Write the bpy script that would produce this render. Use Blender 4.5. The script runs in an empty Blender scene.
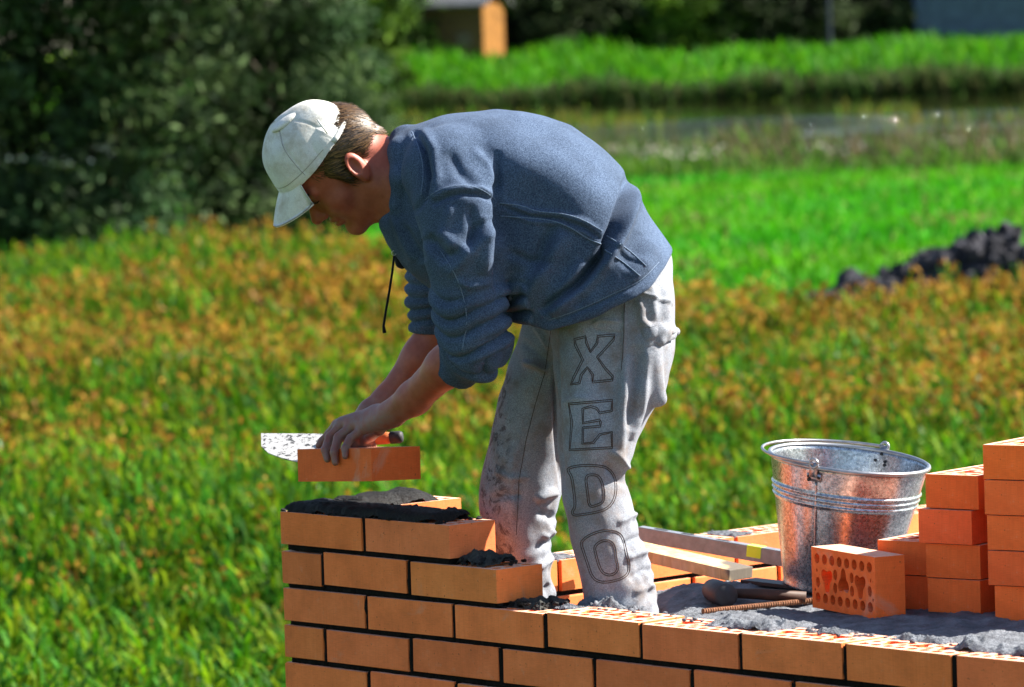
import bpy, bmesh, math, random
import numpy as np
from mathutils import Vector, Matrix
from mathutils.bvhtree import BVHTree

random.seed(7)
RNG = np.random.default_rng(7)
scene = bpy.context.scene
COL = scene.collection

# ------------------------------------------------------------------ camera, sky, sun, exposure
ZC, ZA, GZ = 2.55, 1.60, -0.28          # eye height, top of the highest laid course, field level
F_PX, PITCH, ROLL = 4800.0, math.radians(3.70), math.radians(-1.74)
_r = np.array([1, 0, 0.]); _f = np.array([0, math.cos(PITCH), -math.sin(PITCH)]); _u = np.cross(_r, _f)
CR = math.cos(ROLL) * _r + math.sin(ROLL) * _u
CU = -math.sin(ROLL) * _r + math.cos(ROLL) * _u
CF = _f
CAM = np.array([0, 0, ZC])
cd = bpy.data.cameras.new('camera'); cam = bpy.data.objects.new('camera', cd); COL.objects.link(cam)
cam.matrix_world = Matrix(((CR[0], CU[0], -CF[0], 0), (CR[1], CU[1], -CF[1], 0), (CR[2], CU[2], -CF[2], ZC), (0, 0, 0, 1)))
cd.sensor_width = 36; cd.lens = 36 * F_PX / 1024; cd.clip_start = .1; cd.clip_end = 3000
cd.dof.use_dof = True; cd.dof.focus_distance = 9.32; cd.dof.aperture_fstop = 7.5
scene.camera = cam

SUN_EL, SUN_AZ = math.radians(41), math.radians(13)     # azimuth from +X (right) towards +Y (away)
sdir = Vector((math.cos(SUN_EL) * math.cos(SUN_AZ), math.cos(SUN_EL) * math.sin(SUN_AZ), math.sin(SUN_EL)))
sl = bpy.data.lights.new('sun', 'SUN'); sun = bpy.data.objects.new('sun', sl); COL.objects.link(sun)
sl.energy = 5.0; sl.angle = math.radians(.5); sl.color = (1, .93, .82)
sun.rotation_euler = sdir.to_track_quat('Z', 'Y').to_euler(); sun.location = (20, 20, 30)
world = bpy.data.worlds.new('World'); scene.world = world; world.use_nodes = True
wn = world.node_tree.nodes; wl = world.node_tree.links
sky = wn.new('ShaderNodeTexSky'); sky.sky_type = 'NISHITA'; sky.sun_disc = False
sky.sun_elevation = SUN_EL; sky.sun_rotation = math.pi / 2 - SUN_AZ
wl.new(sky.outputs[0], wn['Background'].inputs[0]); wn['Background'].inputs[1].default_value = .060
scene.view_settings.view_transform = 'Standard'; scene.view_settings.look = 'None'
scene.view_settings.exposure = 1.9; scene.view_settings.gamma = 1
scene.render.engine = 'CYCLES'
scene.cycles.use_denoising = True
scene.cycles.max_bounces = 6; scene.cycles.transparent_max_bounces = 8

# ------------------------------------------------------------------ helpers
def at(px, py, Y):
    """where the line of sight through a spot of the photograph is Y metres away"""
    d = CF + CR * (px - 512) / F_PX + CU * (343.5 - py) / F_PX
    return CAM + d * (Y / d[1])
UD = np.array([.6720, -.7406, 0]); VD = np.array([.7406, .6720, 0]); ORG = np.array([-.478, 9.65, ZA])
def wp(u, v, z):                          # along the front wall, into the building, height below course A
    return ORG + UD * u + VD * v + np.array([0, 0, z])
WROT = math.atan2(UD[1], UD[0])

def tag(o, label=None, cat=None, group=None, kind=None):
    if label: o['label'] = label
    if cat: o['category'] = cat
    if group: o['group'] = group
    if kind: o['kind'] = kind
    return o
def empty(name, loc, rz=0):
    o = bpy.data.objects.new(name, None); COL.objects.link(o); o.location = loc; o.rotation_euler = (0, 0, rz)
    o.empty_display_size = .05
    return o
def attach(o, parent):
    if parent is not None:
        bpy.context.view_layer.update()
        o.parent = parent; o.matrix_parent_inverse = parent.matrix_world.inverted()
    return o

class MB:
    """collects shapes that become ONE mesh; a colour per face is kept as attribute 'col'"""
    def __init__(s): s.v = []; s.f = []; s.c = []; s.n = 0
    def add(s, v, f, c=(1, 1, 1)):
        v = np.asarray(v, float)
        s.v.append(v); s.f += [tuple(i + s.n for i in q) for q in f]; s.c += [c] * len(f); s.n += len(v)
    def box(s, lo, hi, M=None, c=(1, 1, 1), bev=0):
        lo = np.array(lo, float); hi = np.array(hi, float)
        bm = bmesh.new(); bmesh.ops.create_cube(bm, size=1)
        for v in bm.verts:
            v.co = Vector((lo + hi) / 2) + Vector(np.array(v.co) * (hi - lo))
        if bev: bmesh.ops.bevel(bm, geom=bm.edges[:], offset=bev, segments=2, profile=.6, affect='EDGES')
        V = np.array([v.co[:] for v in bm.verts]); Fc = [[v.index for v in q.verts] for q in bm.faces]; bm.free()
        if M is not None: V = M(V)
        s.add(V, Fc, c)
    def tube(s, pts, r, seg=8, c=(1, 1, 1), caps=True):
        pts = np.asarray(pts, float); n = len(pts)
        rr = np.full(n, r) if np.isscalar(r) else np.asarray(r, float)
        T = np.gradient(pts, axis=0); T /= np.linalg.norm(T, axis=1)[:, None] + 1e-12
        N = np.cross(T[0], [0, 0, 1.]);
        if np.linalg.norm(N) < 1e-3: N = np.cross(T[0], [0, 1., 0])
        V = []
        for i in range(n):
            N = N - T[i] * (N @ T[i]); N /= np.linalg.norm(N) + 1e-12; B = np.cross(T[i], N)
            for k in range(seg):
                a = 2 * math.pi * k / seg; V.append(pts[i] + rr[i] * (math.cos(a) * N + math.sin(a) * B))
        Fc = [(i * seg + k, i * seg + (k + 1) % seg, (i + 1) * seg + (k + 1) % seg, (i + 1) * seg + k) for i in range(n - 1) for k in range(seg)]
        if caps: Fc += [tuple(range(seg))[::-1], tuple((n - 1) * seg + k for k in range(seg))]
        s.add(V, Fc, c)
    def lathe(s, prof, seg=48, M=None, c=(1, 1, 1), closed=False):
        V = []; m = len(prof)
        for k in range(seg):
            a = 2 * math.pi * k / seg
            V += [(r * math.cos(a), r * math.sin(a), z) for r, z in prof]
        Fc = []
        for k in range(seg):
            k2 = (k + 1) % seg
            for i in range(m if closed else m - 1):
                j = (i + 1) % m
                Fc.append((k * m + i, k2 * m + i, k2 * m + j, k * m + j))
        V = np.array(V)
        if M is not None: V = M(V)
        s.add(V, Fc, c)
    def build(s, name, mat, parent=None, smooth=False):
        return mesh_obj(name, np.concatenate(s.v), s.f, mat, parent, smooth, s.c)
def mesh_obj(name, V, Fc, mat, parent=None, smooth=False, cols=None):
    me = bpy.data.meshes.new(name)
    me.from_pydata(np.asarray(V).tolist(), [], Fc); me.update()
    if cols is not None:
        a = me.attributes.new('col', 'FLOAT_COLOR', 'FACE')
        arr = np.ones((len(me.polygons), 4), np.float32); arr[:, :3] = np.asarray(cols, np.float32).reshape(-1, 3)
        a.data.foreach_set('color', arr.ravel())
    if smooth: me.polygons.foreach_set('use_smooth', np.ones(len(me.polygons), bool))
    o = bpy.data.objects.new(name, me); COL.objects.link(o)
    if mat: me.materials.append(mat)
    return attach(o, parent)
def quads_obj(name, V, C, mat, parent=None):
    """V (n,4,3) loose quads, C (n,3) colours: fast path for foliage"""
    n = len(V); me = bpy.data.meshes.new(name)
    me.vertices.add(n * 4); me.vertices.foreach_set('co', np.ascontiguousarray(V, np.float32).ravel())
    me.loops.add(n * 4); me.loops.foreach_set('vertex_index', np.arange(n * 4, dtype=np.int32))
    me.polygons.add(n); me.polygons.foreach_set('loop_start', np.arange(0, n * 4, 4, dtype=np.int32))
    me.polygons.foreach_set('loop_total', np.full(n, 4, np.int32))
    me.update(calc_edges=True)
    a = me.attributes.new('col', 'FLOAT_COLOR', 'FACE')
    arr = np.ones((n, 4), np.float32); arr[:, :3] = C; a.data.foreach_set('color', arr.ravel())
    o = bpy.data.objects.new(name, me); COL.objects.link(o); me.materials.append(mat)
    return attach(o, parent)

# ------------------------------------------------------------------ materials
class NT:
    def __init__(s, name):
        s.m = bpy.data.materials.new(name); s.m.use_nodes = True
        s.t = s.m.node_tree; s.b = s.t.nodes['Principled BSDF']; s.out = s.t.nodes['Material Output']
    def n(s, kind, **kw):
        x = s.t.nodes.new(kind)
        for k, v in kw.items(): setattr(x, k, v)
        return x
    def l(s, a, b): s.t.links.new(a, b)
    def coord(s, scale=(1, 1, 1), rot=(0, 0, 0), which='Object'):
        tc = s.n('ShaderNodeTexCoord'); mp = s.n('ShaderNodeMapping')
        mp.inputs['Scale'].default_value = scale; mp.inputs['Rotation'].default_value = rot
        s.l(tc.outputs[which], mp.inputs[0]); return mp.outputs[0]
    def noise(s, vec, scale, detail=4, rough=.55, dist=0):
        x = s.n('ShaderNodeTexNoise'); x.inputs['Scale'].default_value = scale; x.inputs['Detail'].default_value = detail
        x.inputs['Roughness'].default_value = rough; x.inputs['Distortion'].default_value = dist
        s.l(vec, x.inputs['Vector']); return x.outputs[0]
    def ramp(s, fac, stops):
        x = s.n('ShaderNodeValToRGB'); e = x.color_ramp.elements
        while len(e) < len(stops): e.new(.5)
        for i, (p, c) in enumerate(stops):
            e[i].position = p; e[i].color = (*c, 1) if len(c) == 3 else c
        s.l(fac, x.inputs[0]); return x.outputs[0]
    def mix(s, fac, a, b, mode='MIX'):
        x = s.n('ShaderNodeMix', data_type='RGBA', blend_type=mode)
        for sock, val in ((x.inputs[0], fac), (x.inputs[6], a), (x.inputs[7], b)):
            if hasattr(val, 'is_output'): s.l(val, sock)
            elif isinstance(val, (int, float)): sock.default_value = val
            else: sock.default_value = (*val, 1)
        return x.outputs[2]
    def attr(s, name='col'):
        x = s.n('ShaderNodeAttribute'); x.attribute_name = name; return x.outputs['Color']
    def math(s, op, a, b=0.):
        x = s.n('ShaderNodeMath', operation=op)
        for sock, val in ((x.inputs[0], a), (x.inputs[1], b)):
            if hasattr(val, 'is_output'): s.l(val, sock)
            else: sock.default_value = val
        return x.outputs[0]
    def bump(s, h, strength=.4, dist=.002, prev=None):
        x = s.n('ShaderNodeBump'); x.inputs['Strength'].default_value = strength; x.inputs['Distance'].default_value = dist
        s.l(h, x.inputs['Height'])
        if prev is not None: s.l(prev, x.inputs['Normal'])
        return x.outputs[0]
    def fin(s, col=None, rough=.8, normal=None, spec=.3, metal=0):
        b = s.b
        if col is not None:
            if hasattr(col, 'is_output'): s.l(col, b.inputs['Base Color'])
            else: b.inputs['Base Color'].default_value = (*col, 1)
        if hasattr(rough, 'is_output'): s.l(rough, b.inputs['Roughness'])
        else: b.inputs['Roughness'].default_value = rough
        if normal is not None: s.l(normal, b.inputs['Normal'])
        b.inputs['Specular IOR Level'].default_value = spec; b.inputs['Metallic'].default_value = metal
        return s.m
MAT = {}
def simple(name, c, rough=.7, var=.25, nscale=30, bump=.3, bdist=.002, spec=.3, metal=0):
    t = NT(name); v = t.coord()
    n = t.noise(v, nscale, 5)
    c = np.array(c)
    col = t.ramp(n, [(.3, tuple(c * (1 - var))), (.7, tuple(np.minimum(c * (1 + var), 1)))])
    MAT[name] = t.fin(col, rough, t.bump(t.noise(v, nscale * 6, 4), bump, bdist), spec, metal)
    return MAT[name]

def brick_mat(name, base, rot):
    """extruded clay: tinted per brick, streaked, blotched, dusty"""
    t = NT(name); v = t.coord(rot=(0, 0, rot))
    base = np.array(base)
    blotch = t.noise(v, 14, 6, .6)
    c1 = t.ramp(blotch, [(.25, tuple(base * .80)), (.5, tuple(base)), (.75, tuple(np.minimum(base * np.array([1.12, 1.2, 1.3]), 1)))])
    c2 = t.mix(1., c1, t.attr(), 'MULTIPLY')
    vs = t.coord(scale=(60, 60, 900), rot=(0, 0, rot)); streak = t.noise(vs, 1, 3, .6)
    vv = t.coord(scale=(450, 450, 12), rot=(0, 0, rot)); drag = t.noise(vv, 1, 3, .6)
    c3 = t.mix(.35, c2, t.ramp(streak, [(.3, (.72, .68, .64)), (.62, (1.1, 1.1, 1.1))]), 'MULTIPLY')
    c3 = t.mix(.25, c3, t.ramp(drag, [(.3, (.75, .7, .66)), (.65, (1.1, 1.1, 1.1))]), 'MULTIPLY')
    dust = t.noise(v, 55, 8, .7)
    c4 = t.mix(t.math('MULTIPLY', t.ramp(dust, [(.60, (0, 0, 0)), (.75, (1, 1, 1))]), .30), c3, (.60, .36, .24))
    smear = t.noise(v, 8, 7, .62, .8); c4 = t.mix(t.math('MULTIPLY', t.ramp(smear, [(.61, (0, 0, 0)), (.72, (1, 1, 1))]), .40), c4, (.46, .34, .26))
    spots = t.noise(v, 170, 2, .5)
    c5 = t.mix(t.math('MULTIPLY', t.ramp(spots, [(.70, (0, 0, 0)), (.74, (1, 1, 1))]), .6), c4, (.12, .045, .02))
    ge = t.n('ShaderNodeNewGeometry'); sg = t.n('ShaderNodeSeparateXYZ'); t.l(ge.outputs['Normal'], sg.inputs[0])   # upper faces paler: cement dust plus sun glare painted into the colour
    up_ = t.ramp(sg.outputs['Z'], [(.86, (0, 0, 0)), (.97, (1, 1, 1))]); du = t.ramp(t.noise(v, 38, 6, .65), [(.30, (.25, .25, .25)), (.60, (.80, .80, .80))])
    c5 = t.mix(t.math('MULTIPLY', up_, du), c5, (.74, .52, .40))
    b = t.bump(streak, .22, .0012); b = t.bump(t.noise(v, 420, 4, .7), .35, .0009, b); b = t.bump(blotch, .5, .003, b)
    MAT[name] = t.fin(c5, .85, b, .25)
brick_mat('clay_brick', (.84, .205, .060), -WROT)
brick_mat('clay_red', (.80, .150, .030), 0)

def mortar_mat(name, c, wet=False):
    t = NT(name); v = t.coord(); c = np.array(c)
    n = t.noise(v, 22, 8, .65); g = t.noise(v, 380, 5, .75)
    col = t.ramp(n, [(.3, tuple(c * .6)), (.5, tuple(c)), (.72, tuple(np.minimum(c * 1.5, 1)))])
    col = t.mix(.5, col, t.ramp(g, [(.35, (.55, .55, .55)), (.65, (1.25, 1.25, 1.25))]), 'MULTIPLY')
    b = t.bump(g, 1., .006); b = t.bump(t.noise(v, 90, 6, .7), 1., .016, b)
    MAT[name] = t.fin(col, .62 if wet else .93, b, .3 if wet else .15)
mortar_mat('mortar_dark', (.011, .012, .014), True)
mortar_mat('mortar_grey', (.085, .09, .085), True)
mortar_mat('mortar_joint', (.016, .014, .013))
mortar_mat('mortar_dry', (.25, .27, .31))
mortar_mat('concrete', (.33, .33, .33))

def foliage_mat(name, trans=.45, rough=.55, gain=1., var=.35):
    t = NT(name); c = t.attr()
    v = t.coord(); n = t.noise(v, 2.2, 3)
    c = t.mix(1., c, t.ramp(n, [(.3, (gain * (1 - var),) * 3), (.7, (gain * (1 + var),) * 3)]), 'MULTIPLY')
    t.fin(c, rough, None, .07)
    tr = t.n('ShaderNodeBsdfTranslucent'); t.l(c, tr.inputs[0])
    mx = t.n('ShaderNodeMixShader'); mx.inputs[0].default_value = trans
    t.l(t.b.outputs[0], mx.inputs[1]); t.l(tr.outputs[0], mx.inputs[2]); t.l(mx.outputs[0], t.out.inputs[0])
    MAT[name] = t.m
foliage_mat('weed', .42, .55, .62); foliage_mat('leaf', .25, .7, .75, .5); foliage_mat('grass', .45, .6, .50)
# ------------------------------------------------------------------ setting: ground, water, far bank
def ground_mat():
    t = NT('ground'); v = t.coord()
    n = t.noise(v, .35, 6, .6); n2 = t.noise(v, 6, 5)
    c = t.ramp(n, [(.3, (.10, .20, .012)), (.5, (.15, .30, .02)), (.7, (.20, .34, .03))])
    c = t.mix(.5, c, t.ramp(n2, [(.3, (.5, .5, .5)), (.7, (1.2, 1.2, 1.2))]), 'MULTIPLY')
    # bare brown soil under the weeds
    sx = t.n('ShaderNodeSeparateXYZ'); tc = t.n('ShaderNodeTexCoord'); t.l(tc.outputs['Object'], sx.inputs[0])
    near = t.n('ShaderNodeMapRange'); near.inputs[1].default_value = 46; near.inputs[2].default_value = 60
    t.l(sx.outputs['Y'], near.inputs[0])
    c = t.mix(near.outputs[0], (.050, .075, .014), c)
    MAT['ground'] = t.fin(c, .95, t.bump(n2, .6, .05), .1)
ground_mat()
mesh_obj('ground', [(-900, -300, GZ), (900, -300, GZ), (900, 2200, GZ), (-900, 2200, GZ)], [(0, 1, 2, 3)], MAT['ground'])['kind'] = 'structure'
def water_mat():
    t = NT('water'); v = t.coord(scale=(.8, 1.2, 1))
    n = t.noise(v, 2.2, 4, .6); gust = t.ramp(t.noise(t.coord(scale=(.10, .06, 1)), 1., 3, .5), [(.43, (.03, .03, .03)), (.52, (1, 1, 1))])
    sy_ = t.n('ShaderNodeSeparateXYZ'); t.l(t.coord(), sy_.inputs[0]); far_ = t.n('ShaderNodeMapRange'); far_.inputs[1].default_value = 146; far_.inputs[2].default_value = 134; t.l(sy_.outputs['Y'], far_.inputs[0])
    gust = t.math('MULTIPLY', gust, t.math('ADD', far_.outputs[0], .004))
    MAT['water'] = t.fin((.020, .026, .006), .03, t.bump(t.math('MULTIPLY', n, gust), 1., 1.6), .5)
water_mat()
wv = []
for i in range(49):
    x = -60 + i * 2.5; wv.append((x, 115 + 2.2 * math.sin(x * .21) + 1.3 * math.sin(x * .63 + 1), GZ + .03))
for i in range(49):
    x = 60 - i * 2.5; wv.append((x, 179 + 1.2 * math.sin(x * .3), GZ + .03))
mesh_obj('water', wv, [tuple(range(len(wv)))], MAT['water'])['kind'] = 'structure'
bv, bf = [], []
BX = np.linspace(-70, 70, 71); BP = [(178, -.05), (179.5, .25), (183, .6), (192, 1.0), (204, 1.35), (225, 1.5), (260, 1.5)]
for x in BX:
    for y, z in BP: bv.append((x, y + 1.2 * math.sin(x * .3), GZ + z + .12 * math.sin(x * .5 + y)))
nb = len(BP)
for i in range(len(BX) - 1):
    for j in range(nb - 1): bf.append((i * nb + j, (i + 1) * nb + j, (i + 1) * nb + j + 1, i * nb + j + 1))
mesh_obj('far_bank', bv, bf, MAT['ground'], smooth=True)['kind'] = 'structure'

# ------------------------------------------------------------------ vegetation
def blades(base, L, w, lean, rng, bend=.35, yaw=None):
    """two-segment grass blades: returns (2n,4,3)"""
    n = len(base); a = rng.uniform(0, 2 * np.pi, n) if yaw is None else yaw
    d = np.stack([np.cos(a), np.sin(a), np.zeros(n)], 1); s = np.stack([-np.sin(a), np.cos(a), np.zeros(n)], 1)
    up = np.array([0, 0, 1.])
    L = L[:, None]; w = w[:, None]; lean = lean[:, None]
    p0 = base; p1 = base + L * .55 * (up * np.cos(lean) + d * np.sin(lean)); l2 = lean + bend
    p2 = p1 + L * .45 * (up * np.cos(l2) + d * np.sin(l2))
    q1 = np.stack([p0 - s * w * .35, p0 + s * w * .35, p1 + s * w * .5, p1 - s * w * .5], 1)
    q2 = np.stack([p1 - s * w * .5, p1 + s * w * .5, p2 + s * w * .08, p2 - s * w * .08], 1)
    return np.concatenate([q1, q2])
def leaves(c, size, asp, rng, upb=.3):
    """loose leaf quads of random attitude about points c"""
    n = len(c); t = rng.normal(size=(n, 3)); t[:, 2] += upb; t /= np.linalg.norm(t, axis=1)[:, None]
    b = np.cross(t, rng.normal(size=(n, 3))); b /= np.linalg.norm(b, axis=1)[:, None]
    l = size[:, None] * .5; k = l * asp
    return np.stack([c - t * l, c + b * k, c + t * l, c - b * k], 1)
def pick(cols, n, rng, jit=.18, p=None):
    cols = np.array(cols); i = rng.choice(len(cols), n, p=p)
    return np.clip(cols[i] * (1 + rng.normal(size=(n, 1)) * jit), .004, .9)
def patch(x, y, s, seed):
    """cheap smooth noise, about -1..1"""
    r = np.random.default_rng(seed); z = 0
    for k in range(6):
        a = r.uniform(0, 6.28); f = s * r.uniform(.6, 1.9)
        z = z + np.sin((x * math.cos(a) + y * math.sin(a)) * f + r.uniform(0, 6.28))
    return z / 2.4

GREENS = [(.052, .19, .004), (.092, .27, .005), (.026, .12, .009), (.155, .28, .006), (.056, .22, .018), (.21, .31, .012)]
RUSTS = [(.44, .225, .030), (.36, .165, .022), (.50, .28, .045), (.30, .12, .022), (.46, .30, .035)]
def weed_field():
    rng = np.random.default_rng(11); V, C = [], []
    def zone(y0, y1, dens, nl, nh, lsz, hsz):
        n = int(dens * (y1 - y0) * 2 * (5.5 + (y0 + y1) / 2 * .135))
        y = rng.uniform(y0, y1, n); hw = 5.5 + y * .135; x = rng.uniform(-1, 1, n) * hw
        uu, vv = (x - ORG[0]) * UD[0] + (y - ORG[1]) * UD[1], (x - ORG[0]) * VD[0] + (y - ORG[1]) * VD[1]
        free = ~((uu > -.2) & (vv > -.2) & (uu < 3.8) & (vv < 3.5)) & ((np.abs(x) < 1.6 + y * .112) | (rng.random(n) < .42))
        x, y = x[free], y[free]
        ok = (y < 57 + patch(x, y * 0, .9, 3) * .8) & ((x < 1.2) | (y < np.where(x > 2.35, 41.3, 44.5) + .4 * patch(x, y, .8, 5)))
        x, y = x[ok], y[ok]; n = len(x)
        h = .48 + .13 * patch(x, y, .9, 21) + rng.normal(size=n) * .07; h = np.clip(h, .22, .95)
        base = np.stack([x, y, np.full(n, GZ)], 1)
        # stems
        V.append(blades(base, h * 1.02, np.full(n, lsz * .09 + .004), np.abs(rng.normal(size=n)) * .10, rng, .12)); c = pick(GREENS, n, rng); C.append(np.concatenate([c, c]))
        # leaves up the stem: long, arching
        k = np.repeat(np.arange(n), nl); m = len(k)
        lb = base[k] + np.stack([rng.normal(size=m) * .02, rng.normal(size=m) * .02, h[k] * rng.uniform(.15, .92, m)], 1)
        V.append(blades(lb, lsz * rng.uniform(.6, 1.5, m), lsz * rng.uniform(.10, .2, m), rng.uniform(.10, .80, m), rng, .6))
        c = pick(GREENS, m, rng, .3); C.append(np.concatenate([c, c * 1.1]))
        # rusty seed heads on part of them
        pr = np.clip(.48 + .36 * patch(x, y, .55, 31) + .34 * patch(x, y, 1.9, 33), .04, .97) * np.clip((y - 18.8) / 7.5, 0.02, 1) * np.where(y > 48, .9, 1.)
        s = np.nonzero(rng.random(n) < pr)[0]; k = np.repeat(s, nh); m = len(k)
        hc = base[k].copy(); hc[:, 2] += h[k] * rng.uniform(.74, 1.12, m); hc[:, :2] += rng.normal(size=(m, 2)) * .028
        V.append(leaves(hc, hsz * rng.uniform(.6, 1.5, m), .5, rng, .9)); C.append(pick(RUSTS, m, rng, .22))
        # pale bits: drying leaves, tiny flowers, and leaf glints painted as pale colour
        m = n // 12; k = rng.integers(0, n, m); hc = base[k].copy(); hc[:, 2] += h[k] * rng.uniform(.6, 1., m)
        V.append(leaves(hc, lsz * rng.uniform(.25, .5, m), .4, rng)); C.append(pick([(.28, .46, .20), (.26, .42, .12), (.36, .50, .30)], m, rng))
    zone(7, 14, 60, 12, 5, .14, .03); zone(14, 20, 160, 15, 6, .13, .030); zone(20, 27, 130, 12, 11, .13, .038); zone(27, 38, 85, 9, 12, .145, .050); zone(38, 58, 60, 7, 11, .17, .068)
    tag(quads_obj('weeds', np.concatenate(V), np.concatenate(C), MAT['weed']), 'mass of green weeds with rusty brown seed heads filling the field', 'weeds', kind='stuff')
weed_field()
def meadow():
    rng = np.random.default_rng(12); n = 56000
    y = rng.uniform(43.5, 92, n) ; x = rng.uniform(-1, 1, n) * (3 + y * .115)
    g = np.clip(.5 + .5 * patch(x, y, .5, 41), 0, 1)
    b = np.stack([x, y, np.full(n, GZ)], 1)
    c = np.array([.055, .40, .002]) * g[:, None] + np.array([.12, .44, .004]) * (1 - g[:, None]); c = c * (1 + rng.normal(size=(n, 1)) * .2)
    dry = rng.random(n) < np.clip(.03 + .25 * (patch(x, y, .8, 43) > .75), 0, 1); c[dry] = (.28, .24, .09)
    V = blades(b, rng.uniform(.10, .26, n), rng.uniform(.025, .06, n), rng.uniform(.1, .6, n), rng, .4)
    tag(quads_obj('meadow_grass', V, np.clip(np.concatenate([c, c]), .01, .8), MAT['grass']), 'bright green short meadow grass between weeds and pond', 'grass', kind='stuff')
meadow()
def sedge():
    rng = np.random.default_rng(13); V, C = [], []
    n = 26000; y = rng.uniform(88, 113, n); x = rng.uniform(-1, 1, n) * (3 + y * .115)
    p = patch(x, y, .28, 51); b = np.stack([x, y, np.full(n, GZ)], 1)
    c = pick([(.10, .26, .02), (.16, .30, .04), (.07, .17, .03)], n, rng); br = rng.random(n) < np.clip(.25 + .35 * p + (x > 4) * .3, 0, .8); c[br] = pick([(.17, .15, .09), (.12, .10, .07), (.22, .18, .08)], br.sum(), rng)
    V.append(blades(b, np.clip((.55 + .28 * p + rng.normal(size=n) * .12) * np.where(patch(x, y * .4, .55, 57) > .80, 1.0, np.interp(y, [94, 108], [1, .22])), .08, 1.3), rng.uniform(.03, .08, n), rng.uniform(.05, .4, n), rng, .4)); C.append(np.concatenate([c, c]))
    # pale umbels in loose groups
    for gx in np.concatenate([rng.uniform(1.5, 12, 13), rng.uniform(-14, 14, 5)]):
        m = 30; hc = np.stack([gx + rng.normal(size=m) * .35, rng.uniform(90, 96) + rng.normal(size=m) * .5, GZ + .35 + rng.random(m) * .22], 1)
        V.append(leaves(hc, rng.uniform(.05, .13, m), .8, rng, .2)); C.append(pick([(.62, .58, .50), (.5, .46, .40)], m, rng, .1))
    n = 9000; y = rng.uniform(114, 162, n); x = rng.uniform(-1, 1, n) * 20; ok = patch(x, y * .35, .55, 53) > .85; x, y = x[ok], y[ok]; n = len(x)
    c = pick([(.20, .24, .03), (.10, .26, .02), (.26, .24, .04)], n, rng)
    V.append(blades(np.stack([x, y, np.full(n, GZ)], 1), rng.uniform(.15, .55, n), rng.uniform(.04, .10, n), rng.uniform(.05, .4, n), rng)); C.append(np.concatenate([c, c]))
    tag(quads_obj('waterside_sedge', np.concatenate(V), np.clip(np.concatenate(C), .01, .8), MAT['grass']), 'grey green sedge with pale flower heads along the near shore of the pond', 'sedge', kind='stuff')
sedge()
def reeds():
    rng = np.random.default_rng(14); V, C = [], []
    n = 30000; y = rng.uniform(180, 222, n); x = rng.uniform(-1, 1, n) * 34
    zz = np.interp(y - 1.2 * np.sin(x * .3), [p[0] for p in BP], [p[1] for p in BP]) + GZ
    c = pick([(.08, .36, .006), (.14, .42, .010), (.05, .24, .008)], n, rng)
    V.append(blades(np.stack([x, y, zz], 1), np.clip(.6 + .3 * patch(x, y, .5, 61) + rng.normal(size=n) * .15, .2, 1.6), rng.uniform(.08, .18, n), rng.uniform(.05, .4, n), rng, .35)); C.append(np.concatenate([c, c]))
    n = 9000; x = rng.uniform(-1, 1, n) * 34; y = 177.5 + 1.2 * np.sin(x * .3) + rng.uniform(0, 3, n)
    c = pick([(.04, .10, .02), (.07, .15, .03), (.12, .14, .05)], n, rng)
    V.append(blades(np.stack([x, y, np.full(n, GZ)], 1), np.clip(.9 + .35 * patch(x, y * 0, .6, 62) + rng.normal(size=n) * .2, .3, 1.8), rng.uniform(.06, .16, n), rng.uniform(.05, .5, n), rng, .5)); C.append(np.concatenate([c, c]))
    tag(quads_obj('reeds', np.concatenate(V), np.clip(np.concatenate(C), .01, .8), MAT['grass']), 'tall bright green reeds on the far bank of the pond', 'reeds', kind='stuff')
reeds()

simple('bark', (.07, .055, .04), .9, .35, 8, .6, .02)
def tree(name, label, cat, group, loc, H, R, seed, cols, nleaf, lsz, zlow=.08, trunk=.16, gain=.8, nclump=90, squash=1.):
    rng = np.random.default_rng(seed); root = empty(name, loc); tag(root, label, cat, group)
    L = np.array(loc)
    tb = MB(); tips = []
    top = L + np.array([rng.normal() * .15, rng.normal() * .15, H * .62])
    ts = np.linspace(0, 1, 7); sp = np.array([L + (top - L) * t + np.array([rng.normal() * .05 * R * (t > 0), rng.normal() * .05 * R * (t > 0), 0]) for t in ts])
    tb.tube(sp, np.interp(ts, [0, 1], [trunk, trunk * .35]), 7)
    for k in range(9):
        t = rng.uniform(.18, .95); p = L + (top - L) * t; a = rng.uniform(0, 6.28); e = rng.uniform(.2, 1.0)
        q = p + R * rng.uniform(.5, .85) * np.array([math.cos(a) * math.cos(e), math.sin(a) * math.cos(e), math.sin(e)])
        m = (p + q) / 2 + rng.normal(size=3) * .08 * R; tb.tube([p, m, q], [trunk * .4, trunk * .28, trunk * .1], 5)
    tb.build('trunk', MAT['bark'], root, True)
    # clumps through the crown's volume, open towards the edge
    u = rng.normal(size=(nclump, 3)); u /= np.linalg.norm(u, axis=1)[:, None]
    rad = rng.random(nclump) ** .45
    cc = u * rad[:, None] * np.array([R, R, H * (1 - zlow) / 2 * squash]) * (1 + .18 * rng.normal(size=(nclump, 1)))
    cc += L + np.array([0, 0, H * (1 + zlow) / 2]); low = rng.random(nclump) < .22; cc[low, 2] = L[2] + .16 * H * rng.random(low.sum())
    k = rng.integers(0, nclump, nleaf); cr = R * rng.uniform(.08, .21, nclump)
    P = cc[k] + rng.normal(size=(nleaf, 3)) * cr[k][:, None] * np.array([1, 1, .8])
    ok = P[:, 2] > L[2] + .05; P = P[ok]; kk = k[ok]
    cl = pick(cols, nclump, rng, .38)[kk] * (1 + rng.normal(size=(len(P), 1)) * .2) * gain
    quads_obj('crown', leaves(P, lsz * rng.uniform(.6, 1.4, len(P)), .32, rng, .25), np.clip(cl, .004, .6), MAT['leaf'], root)
    return root
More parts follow.
